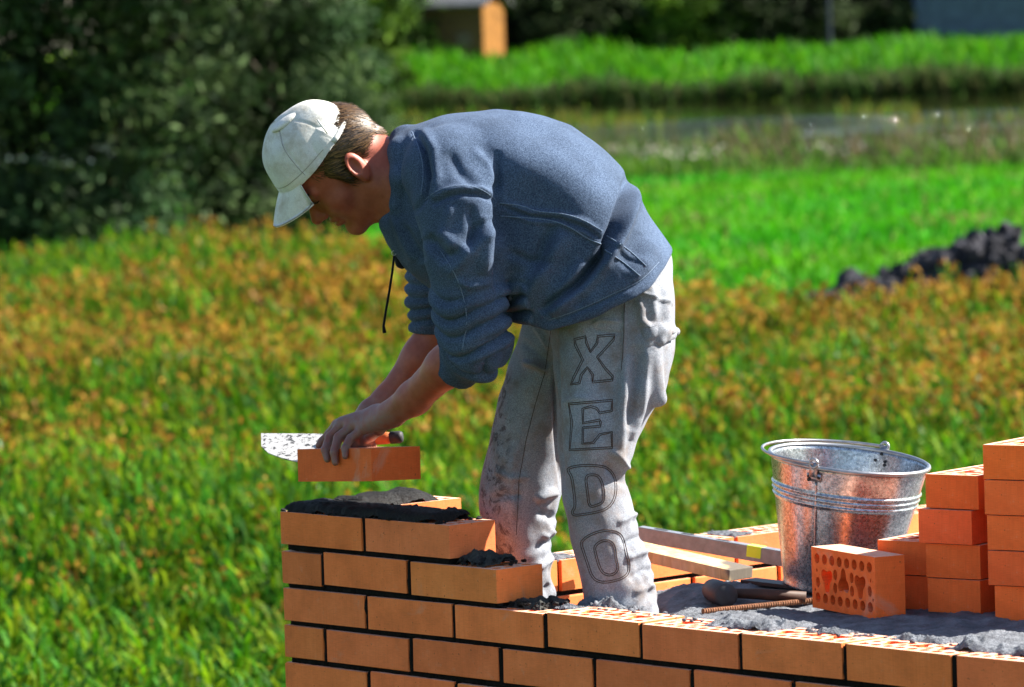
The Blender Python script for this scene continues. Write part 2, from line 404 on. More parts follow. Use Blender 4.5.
OL = [(.042, .080, .030), (.064, .115, .052), (.024, .048, .020), (.085, .135, .050)]
MID = [(.08, .17, .02), (.11, .21, .02), (.05, .11, .02)]
DK = [(.035, .055, .022), (.05, .075, .03), (.03, .045, .02)]
GR = 'dark shrubs at the edge of the weeds'
tree('shrub', 'dark grey green shrub at the left frame edge behind the weeds', 'shrub', GR, (-7.5, 64, GZ), 6.2, 2.3, 1, OL, 26000, .19, .02, nclump=120)
tree('shrub', 'tallest dark grey green shrub behind the weeds, left of the man in the cap', 'shrub', GR, (-5.0, 63, GZ), 6.6, 2.2, 2, OL, 26000, .19, .02, nclump=120)
tree('shrub', 'dark grey green shrub behind the head of the man in the cap', 'shrub', GR, (-3.35, 64.5, GZ), 4.6, 1.5, 3, OL, 20000, .15, .02, nclump=110)
tree('shrub', 'low dark shrub behind the nape of the bent man', 'shrub', GR, (-2.45, 70, GZ), 2.3, .9, 4, OL, 7000, .14, .02, nclump=60)
BZ = GZ + 1.45
FG = 'trees beyond the pond'
far = [  # px, Y, H, R, colours, label
    (362, 150, 6.5, 1.35, MID, 'fresh green tree beside the dark shrubs, left of the wooden shed'),
    (392, 208, 7.0, 2.6, MID, 'mid green tree directly left of the wooden shed'),
    (462, 226, 9.0, 3.4, DK, 'dark tree directly behind the wooden shed'),
    (540, 220, 8.0, 2.7, MID, 'olive green tree right of the lit end of the shed'),
    (596, 226, 9.5, 3.0, DK, 'dark tree above the back of the bent man'),
    (662, 222, 8.5, 2.8, DK, 'dark green tree behind the reeds, second right of the shed'),
    (722, 228, 9.5, 3.0, MID, 'loose green tree behind the reeds in the middle of the tree row'),
    (785, 226, 9.0, 3.0, DK, 'nearly black tree left of the thin post'),
    (868, 230, 9.5, 3.2, DK, 'dark tree between the thin post and the blue building'),
    (300, 190, 9.0, 3.2, DK, 'dark tree rising behind the tallest shrub'),
    (180, 200, 9.5, 3.6, DK, 'dark tree far behind the left shrubs'),
    (960, 250, 11., 4.0, DK, 'tall dark tree behind the blue building'),
]
far += [(px_, Y_, 3.6, 1.9, c_, lb_) for px_, Y_, c_, lb_ in (
    (404, 216, DK, 'low dark bush at the left corner of the wooden shed'), (515, 214, MID, 'low olive bush against the sunlit shed end'), (570, 212, DK, 'low dark bush beyond the reeds above the shoulder of the man'),
    (625, 214, DK, 'low dark bush at the foot of the trees right of the shed'), (690, 213, MID, 'pale olive bush at the foot of the middle trees'), (750, 214, DK, 'low dark bush directly left of the nearly black tree'),
    (815, 214, DK, 'low dark bush directly left of the thin post'), (895, 216, DK, 'low dark bush at the left corner of the blue building'))]
for i, (px, Y, H, R, c, lb) in enumerate(far):
    X = (px - 512) / F_PX * Y
    tree('broadleaf_tree', lb, 'tree', FG, (X, Y, GZ if Y < 178 else BZ), H, R * 1.25, 20 + i, c, 9000, .46, .01, .2, nclump=120)

# ------------------------------------------------------------------ shed, blue building, post beyond the pond
def rotz(loc, a):
    c, s = math.cos(a), math.sin(a); R = np.array([[c, -s, 0], [s, c, 0], [0, 0, 1]]); L = np.array(loc)
    return lambda V: np.asarray(V) @ R.T + L
def plank_mat(name, c, horizontal=True, sc=7):
    t = NT(name); v = t.coord(); c = np.array(c)
    w = t.n('ShaderNodeTexWave', wave_type='BANDS', bands_direction='Z' if horizontal else 'X'); w.inputs['Scale'].default_value = sc; w.inputs['Distortion'].default_value = .5
    t.l(v, w.inputs[0]); n = t.noise(v, 3, 5)
    col = t.mix(.5, t.ramp(n, [(.3, tuple(c * .7)), (.7, tuple(np.minimum(c * 1.25, 1)))]), t.ramp(w.outputs[0], [(.05, (.35, .35, .35)), (.2, (1, 1, 1))]), 'MULTIPLY')
    MAT[name] = t.fin(col, .85, t.bump(w.outputs[0], .5, .02), .2)
plank_mat('shed_wood', (.10, .06, .035)); plank_mat('shed_end', (.22, .095, .018), False); plank_mat('blue_metal', (.07, .10, .17), False, 3)
simple('roof_sheet', (.09, .095, .11), .6, .2, 2, .3, .01)
simple('dark_glass', (.02, .022, .025), .15, .2, 2, 0, .001, .5)
def shed():
    Y = 208; M = rotz(((466 - 512) / F_PX * Y, Y, BZ - .05), -.38)
    root = empty('wooden_shed', ((466 - 512) / F_PX * Y, Y, BZ - .05)); tag(root, 'small dark wooden shed with a sunlit orange end wall beyond the pond', 'shed')
    m = MB(); m.box((-1.7, -1.2, 0), (1.68, 1.2, 2.75), M); m.build('wall', MAT['shed_wood'], root)
    m = MB(); m.box((1.685, -1.2, 0), (1.74, 1.2, 2.75), M); m.build('end_wall', MAT['shed_end'], root)
    m = MB(); m.add(M([(-2, -1.55, 2.60), (2.05, -1.55, 2.60), (2.05, 0, 3.60), (-2, 0, 3.60), (-2, 1.55, 2.60), (2.05, 1.55, 2.60),
                       (-2, -1.55, 2.70), (2.05, -1.55, 2.70), (2.05, 0, 3.70), (-2, 0, 3.70), (-2, 1.55, 2.70), (2.05, 1.55, 2.70)]),
                    [(0, 3, 2, 1), (3, 4, 5, 2), (6, 7, 8, 9), (9, 8, 11, 10), (0, 1, 7, 6), (4, 10, 11, 5), (0, 6, 9, 3), (3, 9, 10, 4), (1, 2, 8, 7), (2, 5, 11, 8)]); m.build('roof', MAT['roof_sheet'], root)
    m = MB(); m.box((-.95, -1.24, .02), (-.1, -1.205, 1.8), M); d = m.build('door', MAT['shed_wood'], root)
    m = MB(); m.box((.5, -1.235, .9), (1.2, -1.205, 1.5), M); m.build('window', MAT['dark_glass'], root)
shed()
def blue_building():
    Y = 214; X = (1000 - 512) / F_PX * Y; M = rotz((X, Y, BZ - .1), .06)
    root = empty('storage_building', (X, Y, BZ - .1)); tag(root, 'long dark blue storage building at the right frame edge beyond the reeds', 'building')
    m = MB(); m.box((-3.4, 0, 0), (7, 5, 3.2), M); m.build('wall', MAT['blue_metal'], root)
    m = MB(); m.box((-3.7, -.35, 3.2), (7.3, 5.3, 3.38), M); m.build('roof', MAT['roof_sheet'], root)
    m = MB(); m.box((2.2, -.05, 0), (4.4, -.005, 2.5), M); m.build('door', MAT['roof_sheet'], root)
blue_building()
simple('post_paint', (.018, .026, .045), .6)
m = MB(); X = (838 - 512) / F_PX * 205; m.tube([(X, 205, BZ - .1), (X, 205, BZ + 4.6)], [.09, .07], 10); m.tube([(X - .5, 205, BZ + 4.2), (X + .5, 205, BZ + 4.2)], .04, 6)
tag(m.build('utility_post', MAT['post_paint']), 'thin dark post standing before the black trees left of the blue building', 'post')

def soil_heap():
    t = NT('soil'); v = t.coord(); n = t.noise(v, 9, 7, .7)
    MAT['soil'] = t.fin(t.ramp(n, [(.3, (.012, .012, .014)), (.55, (.05, .05, .06)), (.75, (.17, .17, .20))]), .95, t.bump(n, 1, .04), .1)
    rng = np.random.default_rng(5); bm = bmesh.new(); cx = 3.95
    for i in range(620):
        a = rng.uniform(0, 6.28); q = rng.random() ** .6; x = cx + math.cos(a) * q * (1.2 if math.cos(a) > 0 else 1.3); y = 43.0 + math.sin(a) * q * .7
        h = (.84 if math.cos(a) > -.1 else .66) * max(0, 1 - q ** 3.2) * (1 + .15 * math.sin(x * 3)); r = rng.uniform(.025, .06) + .07 * rng.random() ** 4
        mm = Matrix.Translation((x, y, GZ + h * rng.uniform(.55, 1) + r * .3)) @ Matrix.Rotation(rng.uniform(0, 6), 4, Vector(rng.normal(size=3)).normalized()) @ Matrix.Diagonal((r * rng.uniform(.8, 1.4), r, r * rng.uniform(.6, 1), 1))
        g = bmesh.ops.create_icosphere(bm, subdivisions=2, radius=1, matrix=mm)
        for vv in g['verts']: vv.co += Vector(rng.normal(size=3)) * r * .2
    for k, (mx, my, rx, rz) in enumerate(((cx + .35, 43.05, 1.1, .80), (cx - .70, 43.0, .85, .52), (cx + 1.5, 43.1, .9, .72))):
        g = bmesh.ops.create_icosphere(bm, subdivisions=5, radius=1, matrix=Matrix.Translation((mx, my, GZ)) @ Matrix.Diagonal((rx, .6, rz, 1)))
        P = np.array([vv.co[:] for vv in g['verts']]); dz = .07 * patch(P[:, 0] * 3, P[:, 1] * 3 + P[:, 2] * 4, 3, 70 + k) + .04 * patch(P[:, 0] * 9, P[:, 1] * 9 + P[:, 2] * 12, 3, 80 + k)
        for vv, d_ in zip(g['verts'], dz): vv.co += (vv.co - Vector((mx, my, GZ))).normalized() * float(d_)
    me = bpy.data.meshes.new('soil_heap'); bm.to_mesh(me); bm.free(); me.materials.append(MAT['soil'])
    o = bpy.data.objects.new('soil_heap', me); COL.objects.link(o)
    tag(o, 'heap of dark grey soil clods on the edge of the meadow', 'heap', kind='stuff')
soil_heap()
# ------------------------------------------------------------------ bricks
BL, BW, BH, BJ, BB = .25, .12, .065, .0121, .0116
PZ = BH + BB
def ell(cx, cy, rx, ry, n=10, a0=0): return [(cx + rx * math.cos(a0 + 2 * math.pi * k / n), cy + ry * math.sin(a0 + 2 * math.pi * k / n)) for k in range(n)]
def trefoil(cx, cy, s, flip):
    out = []
    for k in range(24):
        a = 2 * math.pi * k / 24; r = s * (1 + .30 * math.cos(3 * a))
        x, y = r * math.sin(a), r * math.cos(a) * (1 if flip else -1); out.append((cx + x * .92, cy + y * 1.08))
    return out
def hollow_brick():
    """perforated facing brick: round and clover shaped cores right through"""
    loops = [[(0, 0), (BL, 0), (BL, BW), (0, BW)]]
    for i in range(8):
        loops.append(ell(.0225 + i * .0293, .0985, .0102, .0104)); loops.append(ell(.0225 + i * .0293, .0215, .0102, .0104))
    for i, x in enumerate((.060, .125, .190)): loops.append(trefoil(x, .060, .0200, i == 1))
    for x, y in ((.093, .072), (.158, .072), (.092, .046), (.158, .046), (.024, .052), (.227, .052)): loops.append(ell(x, y, .0080, .0108))
    for x, y in ((.0205, .075), (.231, .073), (.0125, .036), (.2395, .036)): loops.append(ell(x, y, .003, .004, 6))
    cu = bpy.data.curves.new('brick_curve', 'CURVE'); cu.dimensions = '2D'; cu.fill_mode = 'BOTH'
    for lp in loops:
        s = cu.splines.new('POLY'); s.points.add(len(lp) - 1); s.use_cyclic_u = True
        for p, (x, y) in zip(s.points, lp): p.co = (x, y, 0, 1)
    cu.extrude = BH / 2
    o = bpy.data.objects.new('brick_tmp', cu); COL.objects.link(o); bpy.context.view_layer.update()
    me = o.to_mesh(); V = np.array([v.co[:] for v in me.vertices]); Fc = [tuple(p.vertices) for p in me.polygons]
    o.to_mesh_clear(); bpy.data.objects.remove(o); bpy.data.curves.remove(cu)
    V[:, 2] += BH / 2
    return V, Fc
HBV, HBF = hollow_brick()
def tint(rng):
    g = 1 + rng.normal() * .09; return (g, g * (1 + rng.normal() * .055), g * (1 + rng.normal() * .08))
def front(V): return wp(0, 0, 0) + np.outer(V[:, 0], UD) + np.outer(V[:, 1], VD) + np.outer(V[:, 2], [0, 0, 1])

def brick_wall():
    rng = np.random.default_rng(3); root = empty('brick_wall', tuple(wp(0, 0, -13 * PZ)), WROT)
    tag(root, 'unfinished corner wall of new orange facing bricks with dark recessed joints, stepped at its left end', 'brick wall')
    bk, mo = MB(), MB()
    def brick(u, v, k, along_u, L=BL, hollow=False):
        z = -k * PZ - BH; du, dv, dz = rng.normal(size=3) * .0010; a = rng.normal() * .0035
        if hollow:
            V = HBV.copy(); V[:, 0] *= L / BL
        elif L > 0:
            q = MB(); q.box((0, 0, 0), (L, BW, BH), bev=.0024); V = q.v[0] + rng.normal(size=q.v[0].shape) * .0005
        Fc = HBF if hollow else q.f
        V = V + np.array([0, 0, 0]); V[:, 2] += (V[:, 0] - L / 2) * a
        if not along_u: V = np.stack([BW - V[:, 1], V[:, 0], V[:, 2]], 1)
        V = V + np.array([u + du, v + dv * .7, z + dz])
        bk.add(front(V), Fc, tint(rng))
    def mbox(lo, hi): mo.box(lo, hi, front)
    def bead(a, b):                                  # mortar squeezed unevenly out of the joint
        a, b = np.array(a), np.array(b); n = max(6, int(np.linalg.norm(b - a) / .010)); t = np.linspace(0, 1, n)[:, None]
        P = a + (b - a) * t; P[:, 1] += rng.normal(size=n) * .0010; mo.tube(front(P), .0056 + rng.normal(size=n) * .0011, 7)
    for k in range(13):
        even = k % 2 == 0; z = -k * PZ; ulen = {0: .5121, 1: .6442}.get(k, 3.46)
        r0 = .011                                    # the joints are raked back
        u, n = 0., 0
        while u < ulen - .01:
            L = BL if (even or n) else BW
            if not even and n == 0: brick(0, 0, k, False, BL, hollow=False) if k else None
            else: brick(u, 0, k, True, L, hollow=(k == 0 or (k == 1 and n >= 1) or (k == 2)))
            if u + L + .05 < ulen or k > 1:
                if u + L < ulen - .02: bead((u + L + BJ / 2, .007, z - BH), (u + L + BJ / 2, .007, z)); mbox((u + L - .001, .0025 + rng.uniform(0, .003), z - BH - .001), (u + L + BJ + .001, BW - .008, z - .004))
            u += L + BJ; n += 1
        vlen = {0: .392, 1: .52}.get(k, 3.1)
        v, n = (BW + BJ if even else BL + BJ), 0
        while v < vlen - .01:
            brick(0, v, k, False, BL, hollow=(k == 0 or (k == 1) or k == 2))
            mbox((.009, v - BJ - .001, z - BH - .001), (BW - .009, v + .001, z - .004)); v += BL + BJ
        if k:                                         # bed joint on top of this course, under the one above
            ub = {1: .5121, 2: .6442}.get(k, 3.46); vb = {1: .392, 2: .52}.get(k, 3.1)
            if k > 0:
                bead((.014, .0115, z + BB / 2), (ub - .008, .0115, z + BB / 2)); mbox((.010, .0095, z - .0008), (ub - .006, BW - .008, z + BB + .0008)); mbox((.010, BW - .0085, z - .0007), (BW - .010, vb - .006, z + BB + .0007))
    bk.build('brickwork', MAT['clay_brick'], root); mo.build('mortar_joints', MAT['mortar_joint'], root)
    pl = MB(); zb = GZ - .05; zt = ZA - 12 * PZ - BH - BB
    for lo, hi in (((-.03, -.03), (3.5, .16)), ((-.03, .1605), (.16, 3.14))):
        pl.box((lo[0], lo[1], zb - ZA), (hi[0], hi[1], zt - ZA), front)
    pl.build('plinth', MAT['concrete'], root)
    # ---- fresh mortar
    def heap(name, mat, u0, u1, v0, v1, z, h, seed, n=90, edge=.018, parent=root, wob=.4, lift=0):
        r2 = np.random.default_rng(seed); m = max(12, int(n * (v1 - v0) / (u1 - u0)))
        U, Vv = np.meshgrid(np.linspace(u0, u1, n), np.linspace(v0, v1, m), indexing='ij')
        d = np.minimum(np.minimum(U - u0, u1 - U), np.minimum(Vv - v0, v1 - Vv))
        nz = patch(U, Vv, 45, seed) * .40 + patch(U, Vv, 130, seed + 1) * .22 + patch(U, Vv, 330, seed + 2) * .10
        d = d + nz * edge * .7
        H = h * (1 - np.exp(-np.clip(d, 0, 1) / edge)) * (1 + wob * nz)
        Hh = np.where(d > 0, H + np.clip(d / .004, 0, 1) * r2.normal(size=H.shape) * (.0004 if mat == 'mortar_dark' else .0009), -.004) + z + lift
        P = front(np.stack([U.ravel(), Vv.ravel(), Hh.ravel()], 1))
        Fc = [(i * m + j, (i + 1) * m + j, (i + 1) * m + j + 1, i * m + j + 1) for i in range(n - 1) for j in range(m - 1)]
        return mesh_obj(name, P, Fc, MAT[mat], parent, True)
    heap('mortar_bed', 'mortar_dark', .010, .455, .002, .110, 0, .021, 51, 190, .006, wob=.13)
    heap('mortar_bed', 'mortar_dark', .005, .118, .115, .33, 0, .024, 55, 90, .012, wob=.18)
    heap('mortar_lump', 'mortar_grey', .505, .60, .015, .10, -PZ, .022, 61, 90, .016, wob=.75)
    heap('mortar_lump', 'mortar_grey', .640, .735, .03, .105, -2 * PZ, .022, 65, 90, .016, wob=.75)
    heap('mortar_lump', 'mortar_dry', .74, .80, .06, .12, -2 * PZ, .010, 71, 40, .02, wob=.8)
    heap('mortar_lump', 'mortar_dry', 1.15, 1.34, .045, .13, -2 * PZ, .014, 73, 70, .02, wob=.9)
    heap('mortar_lump', 'mortar_dry', 1.40, 1.48, .08, .125, -2 * PZ, .010, 75, 40, .02, wob=.9)
    heap('mortar_lump', 'mortar_dry', 1.60, 1.72, .085, .13, -2 * PZ, .012, 77, 50, .02, wob=.9)
    heap('mortar_lump', 'mortar_dry', 1.76, 2.10, .05, .135, -2 * PZ, .018, 79, 90, .02, wob=.9)
    for u in np.arange(.3, 2.6, .262):
        heap('mortar_lump', 'mortar_dry', .02, .115, u + .35, u + .41, -2 * PZ, .006, int(100 + u * 10), 30, .012, wob=.8)
    return heap, root
heap, wall_root = brick_wall()

# ------------------------------------------------------------------ floor behind the wall and the mortar covered slab
SLZ = -.19                                             # top of the slab below course A
m = MB(); m.box((.121, .121, -.62), (3.46, 3.1, -.45), front)
m.build('floor', MAT['concrete'])['kind'] = 'structure'
def slab():
    poly = [(.30, 9.02), (.30, 9.45), (.24, 9.78), (.62, 9.80), (1.9, 9.55), (2.2, 8.4), (1.45, 7.75)]
    inner = lambda X: wp(0, BW + .004, 0)
    # front edge follows the inner face of the wall
    pts = [tuple(wp(.86, BW + .006, 0)[:2])] + [(.285, 9.45), (.235, 9.76), (.62, 9.84), (1.9, 9.84), tuple(wp(3.3, .9, 0)[:2]), tuple(wp(3.3, BW + .006, 0)[:2])]
    b = MB(); n = len(pts); zt, zb = ZA + SLZ - .02, ZA - .449
    b.add([(x, y, zt) for x, y in pts] + [(x, y, zb) for x, y in pts], [tuple(range(n))[::-1], tuple(range(n, 2 * n))] + [(i, (i + 1) % n, n + (i + 1) % n, n + i) for i in range(n)])
    b.build('concrete_slab', MAT['concrete'])['kind'] = 'structure'
    # loose mortar spread on it: a lumpy sheet
    X, Y = np.meshgrid(np.linspace(.2, 2.3, 330), np.linspace(7.7, 9.9, 300), indexing='ij')
    P = np.array(pts); d = np.full(X.shape, 9.)
    inside = np.zeros(X.shape, bool)
    for i in range(n):
        a, c = P[i], P[(i + 1) % n]; e = c - a; t = np.clip(((X - a[0]) * e[0] + (Y - a[1]) * e[1]) / (e @ e), 0, 1)
        d = np.minimum(d, np.hypot(X - a[0] - t * e[0], Y - a[1] - t * e[1]))
        cond = ((a[1] > Y) != (c[1] > Y)) & (X < (c[0] - a[0]) * (Y - a[1]) / (c[1] - a[1] + 1e-12) + a[0]); inside ^= cond
    d = np.where(inside, d, -d)
    nz = patch(X, Y, 9, 1) * .4 + patch(X, Y, 30, 2) * .3 + patch(X, Y, 90, 3) * .2 + patch(X, Y, 260, 4) * .12
    d2 = d + nz * .008 - .004
    H = -.02 + .020 * (1 - np.exp(-np.clip(d2, 0, 1) / .03)) * (1 + .55 * nz)
    wl_ = ((X - ORG[0]) * VD[0] + (Y - ORG[1]) * VD[1])                 # v: bank up against the wall here and there
    H += np.clip(1 - (wl_ - BW) / .10, 0, 1) * np.clip(.018 + .016 * patch(X, Y, 6, 9), 0, .05)
    H += .012 * np.exp(-(((X - .36) / .07) ** 2 + ((Y - 9.62) / .12) ** 2)) + .012 * np.exp(-(((X - .48) / .1) ** 2 + ((Y - 9.72) / .06) ** 2))
    H += np.where(d2 > 0, 0, -.03)
    keep = d > -.02; idx = -np.ones(X.shape, int); idx[keep] = np.arange(keep.sum())
    V = np.stack([X[keep], Y[keep], ZA + SLZ + H[keep]], 1); q = np.stack([idx[:-1, :-1], idx[1:, :-1], idx[1:, 1:], idx[:-1, 1:]], -1).reshape(-1, 4)
    q = q[(q >= 0).all(1)]
    tag(mesh_obj('mortar', V, [tuple(map(int, r)) for r in q], MAT['mortar_dry'], None, True), 'grey lumpy mortar spread over the slab behind the wall', 'mortar', kind='stuff')
    # crumbs
    rng = np.random.default_rng(8); bm = bmesh.new()
    for i in range(420):
        u, v = rng.uniform(.75, 2.2), BW + abs(rng.normal()) * .12 - .05; p = wp(u, v, (-2 * PZ if v < BW else SLZ + .004)); r = rng.uniform(.001, .005)
        bmesh.ops.create_icosphere(bm, subdivisions=1, radius=r, matrix=Matrix.Translation((p[0], p[1], p[2] + r * .6)) @ Matrix.Rotation(rng.uniform(0, 6), 4, 'X') @ Matrix.Diagonal((1.3, 1, .8, 1)))
    me = bpy.data.meshes.new('mortar_crumbs'); bm.to_mesh(me); bm.free(); me.materials.append(MAT['mortar_dry'])
    o = bpy.data.objects.new('mortar_crumbs', me); COL.objects.link(o); tag(o, 'scattered dry mortar crumbs along the top of the wall', 'crumbs', kind='stuff')
slab()
def dark_crumbs():
    rng = np.random.default_rng(18); bm = bmesh.new()
    spots = [(rng.uniform(.0, .48), rng.choice([.006, .012, .10, .112]) + rng.normal() * .006, 0) for _ in range(170)] + [(.55 + rng.normal() * .035, .055 + rng.normal() * .03, -PZ) for _ in range(80)] + [(.69 + rng.normal() * .035, .065 + rng.normal() * .03, -2 * PZ) for _ in range(80)]
    for u, v, z in spots:
        if v < .002: continue
        p = wp(u, v, z); r = rng.uniform(.0012, .0055)
        bmesh.ops.create_icosphere(bm, subdivisions=1, radius=r, matrix=Matrix.Translation((p[0], p[1], p[2] + r * .5 + (.012 * rng.random() if z < -.01 else .018 * (.02 < v < .095) * (.03 < u < .43)))) @ Matrix.Rotation(rng.uniform(0, 6), 4, 'X') @ Matrix.Diagonal((1.4, 1, .8, 1)))
    for vv in bm.verts: vv.co += Vector(rng.normal(size=3)) * .0006
    me = bpy.data.meshes.new('mortar_grains'); bm.to_mesh(me); bm.free(); me.materials.append(MAT['mortar_dark'])
    o = bpy.data.objects.new('mortar_grains', me); COL.objects.link(o); tag(o, 'dark wet mortar grains along the freshly laid steps of the wall', 'mortar grains', kind='stuff')
dark_crumbs()
lump = heap('mortar_heap', 'mortar_dry', .73, .905, .108, .17, -2 * PZ - .012, .030, 83, 70, .02, parent=None, wob=.8)
tag(lump, 'small pale mortar heap on the wall against the near trouser leg of the man', 'mortar heap')

# ------------------------------------------------------------------ loose bricks
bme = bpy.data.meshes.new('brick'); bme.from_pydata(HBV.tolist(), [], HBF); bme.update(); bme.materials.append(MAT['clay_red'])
a_ = bme.attributes.new('col', 'FLOAT_COLOR', 'FACE'); a_.data.foreach_set('color', np.ones(len(bme.polygons) * 4, np.float32))
def loose_brick(label, M, group=None, mat=None, tn=None, s=(1, 1, 1)):
    me = bme.copy(); rng = np.random.default_rng(abs(hash(label)) % 1000 if tn is None else tn)
    col = np.ones((len(me.polygons), 4), np.float32); col[:, :3] = tint(rng); me.attributes['col'].data.foreach_set('color', col.ravel())
    if mat: me.materials[0] = MAT[mat]
    o = bpy.data.objects.new('brick', me); COL.objects.link(o)
    o.matrix_world = M @ Matrix.Diagonal((*s, 1)); tag(o, label, 'brick', group); return o
def frame(o, x, y, z): return Matrix(((x[0], y[0], z[0], o[0]), (x[1], y[1], z[1], o[1]), (x[2], y[2], z[2], o[2]), (0, 0, 0, 1)))
def hdir(deg): a = math.radians(deg); return np.array([math.cos(a), math.sin(a), 0.])
ZS = ZA + SLZ
# brick on its long edge, cores towards the viewer: local x along the edge, z out of the core face
xd = hdir(-64.5); zd = np.cross(xd, [0, 0, 1.])
zd = zd if zd[1] < 0 else -zd
o_ = np.array([.574, 9.365, ZS - .002]) - zd * BH
yd = np.cross(zd, xd)
loose_brick('brick standing on edge before the bucket, its round and clover shaped holes facing out', frame(o_, xd, yd, zd), tn=1)
# stacks: headers towards the viewer
H2 = .0650
def stack(px0, Yf, n, ang, labels, offs, seeds):
    for i in range(n):
        p = at(px0 + offs[i][0], 600, Yf); z = ZS + .003 + i * (H2 + .0022)
        a = ang + offs[i][1]; xv = hdir(90 - a); yv = -hdir(-a)                    # x away (stretcher), header along y
        yv = np.cross([0, 0, 1.], xv)
        org = np.array([p[0], p[1], z]) - yv * BW
        loose_brick(labels[i], frame(org, xv, yv, np.array([0, 0, 1.])), 'loose bricks in the stack right of the bucket', tn=seeds[i], s=(1, 1, H2 / BH))
o4 = ['bottom', 'second', 'third', 'top']
stack(927, 9.20, 4, 37.5, ['bottom brick of the middle column in the stack right of the bucket', 'second brick from below in the middle column of the brick stack',
    'third brick from below in the middle column, pushed out to the left', 'top brick of the middle column of the stack, holes showing on top'], [(1, 1), (0, -2), (-6.5, 0), (1.5, 1)], [11, 12, 13, 14])
stack(879, 9.29, 2, 37.5, ['lower brick of the low left column behind the brick with round holes', 'upper brick of the low left column between bucket and stack'], [(1, 0), (0, .5)], [15, 16])
stack(988, 9.04, 5, 33, ['bottom brick of the tall right column cut by the frame edge', 'second brick from below in the tall right column at the frame edge', 'middle brick of the five in the tall right column at the frame edge',
    'fourth brick from below in the tall right column, with pale scratches', 'topmost brick of the whole stack, at the right frame edge'], [(7, 0), (1, 1), (1, -1), (-1, .5), (-1.5, 0)], [17, 18, 19, 20, 21])
# unseen columns added beyond the frame edge to shade the mortar slab
for i, (px0, Yf, n, an) in enumerate(((1043, 9.02, 5, 34), (1100, 8.99, 6, 35), (1062, 9.26, 6, 36), (1120, 9.22, 6, 36))):
    stack(px0, Yf, n, an, ['orange brick of the stack beyond the right frame edge'] * n, [((-1) ** k * 1.2, (-1) ** k) for k in range(n)], [40 + i * 7 + k for k in range(n)])
# held brick: near upright edge at px 371
ang = 52.0; xv = hdir(180 - ang); p = at(371.0, 448.2, 9.41)
tl = Matrix.Rotation(math.radians(-4.2), 3, 'X')           # the far side hangs lower
fx = np.array([math.cos(math.radians(-ang)), math.sin(math.radians(-ang)), 0]); fy = np.array([-fx[1], fx[0], 0])
fx, fy, fz = [np.array(tl @ Vector(a)) for a in (fx, fy, (0, 0, 1))]
HELD_O = np.array(p) - fx * BL - fz * BH
loose_brick('orange brick held in the left hand of the bent man above the wall corner', frame(HELD_O, fx, fy, fz), mat='clay_red', tn=4)

# ------------------------------------------------------------------ bucket
def galv():
    t = NT('galvanised'); v = t.coord()
    vo = t.n('ShaderNodeTexVoronoi'); vo.inputs['Scale'].default_value = 190; t.l(v, vo.inputs['Vector'])
    sp = t.noise(v, 260, 3, .7); big = t.noise(v, 9, 5)
    c = t.ramp(vo.outputs['Color'], [(.2, (.30, .33, .36)), (.8, (.55, .59, .63))])
    c = t.mix(.5, c, t.ramp(sp, [(.38, (.5, .5, .5)), (.6, (1.15, 1.15, 1.15))]), 'MULTIPLY')
    c = t.mix(t.math('MULTIPLY', t.ramp(big, [(.55, (0, 0, 0)), (.75, (1, 1, 1))]), .45), c, (.34, .33, .31))
    rg = t.n('ShaderNodeMapRange'); rg.inputs[3].default_value = .20; rg.inputs[4].default_value = .36; t.l(sp, rg.inputs[0])
    MAT['galvanised'] = t.fin(c, rg.outputs[0], t.bump(sp, .25, .0008, t.bump(big, .35, .006)), .5, .86)
galv(); simple('steel_wire', (.35, .36, .38), .35, .2, 60, .2, .001, .5, .9); simple('iron_dark', (.035, .034, .036), .55, .3, 40, .3, .001, .4, .5)
simple('rust', (.20, .085, .04), .8, .4, 120, .6, .002)
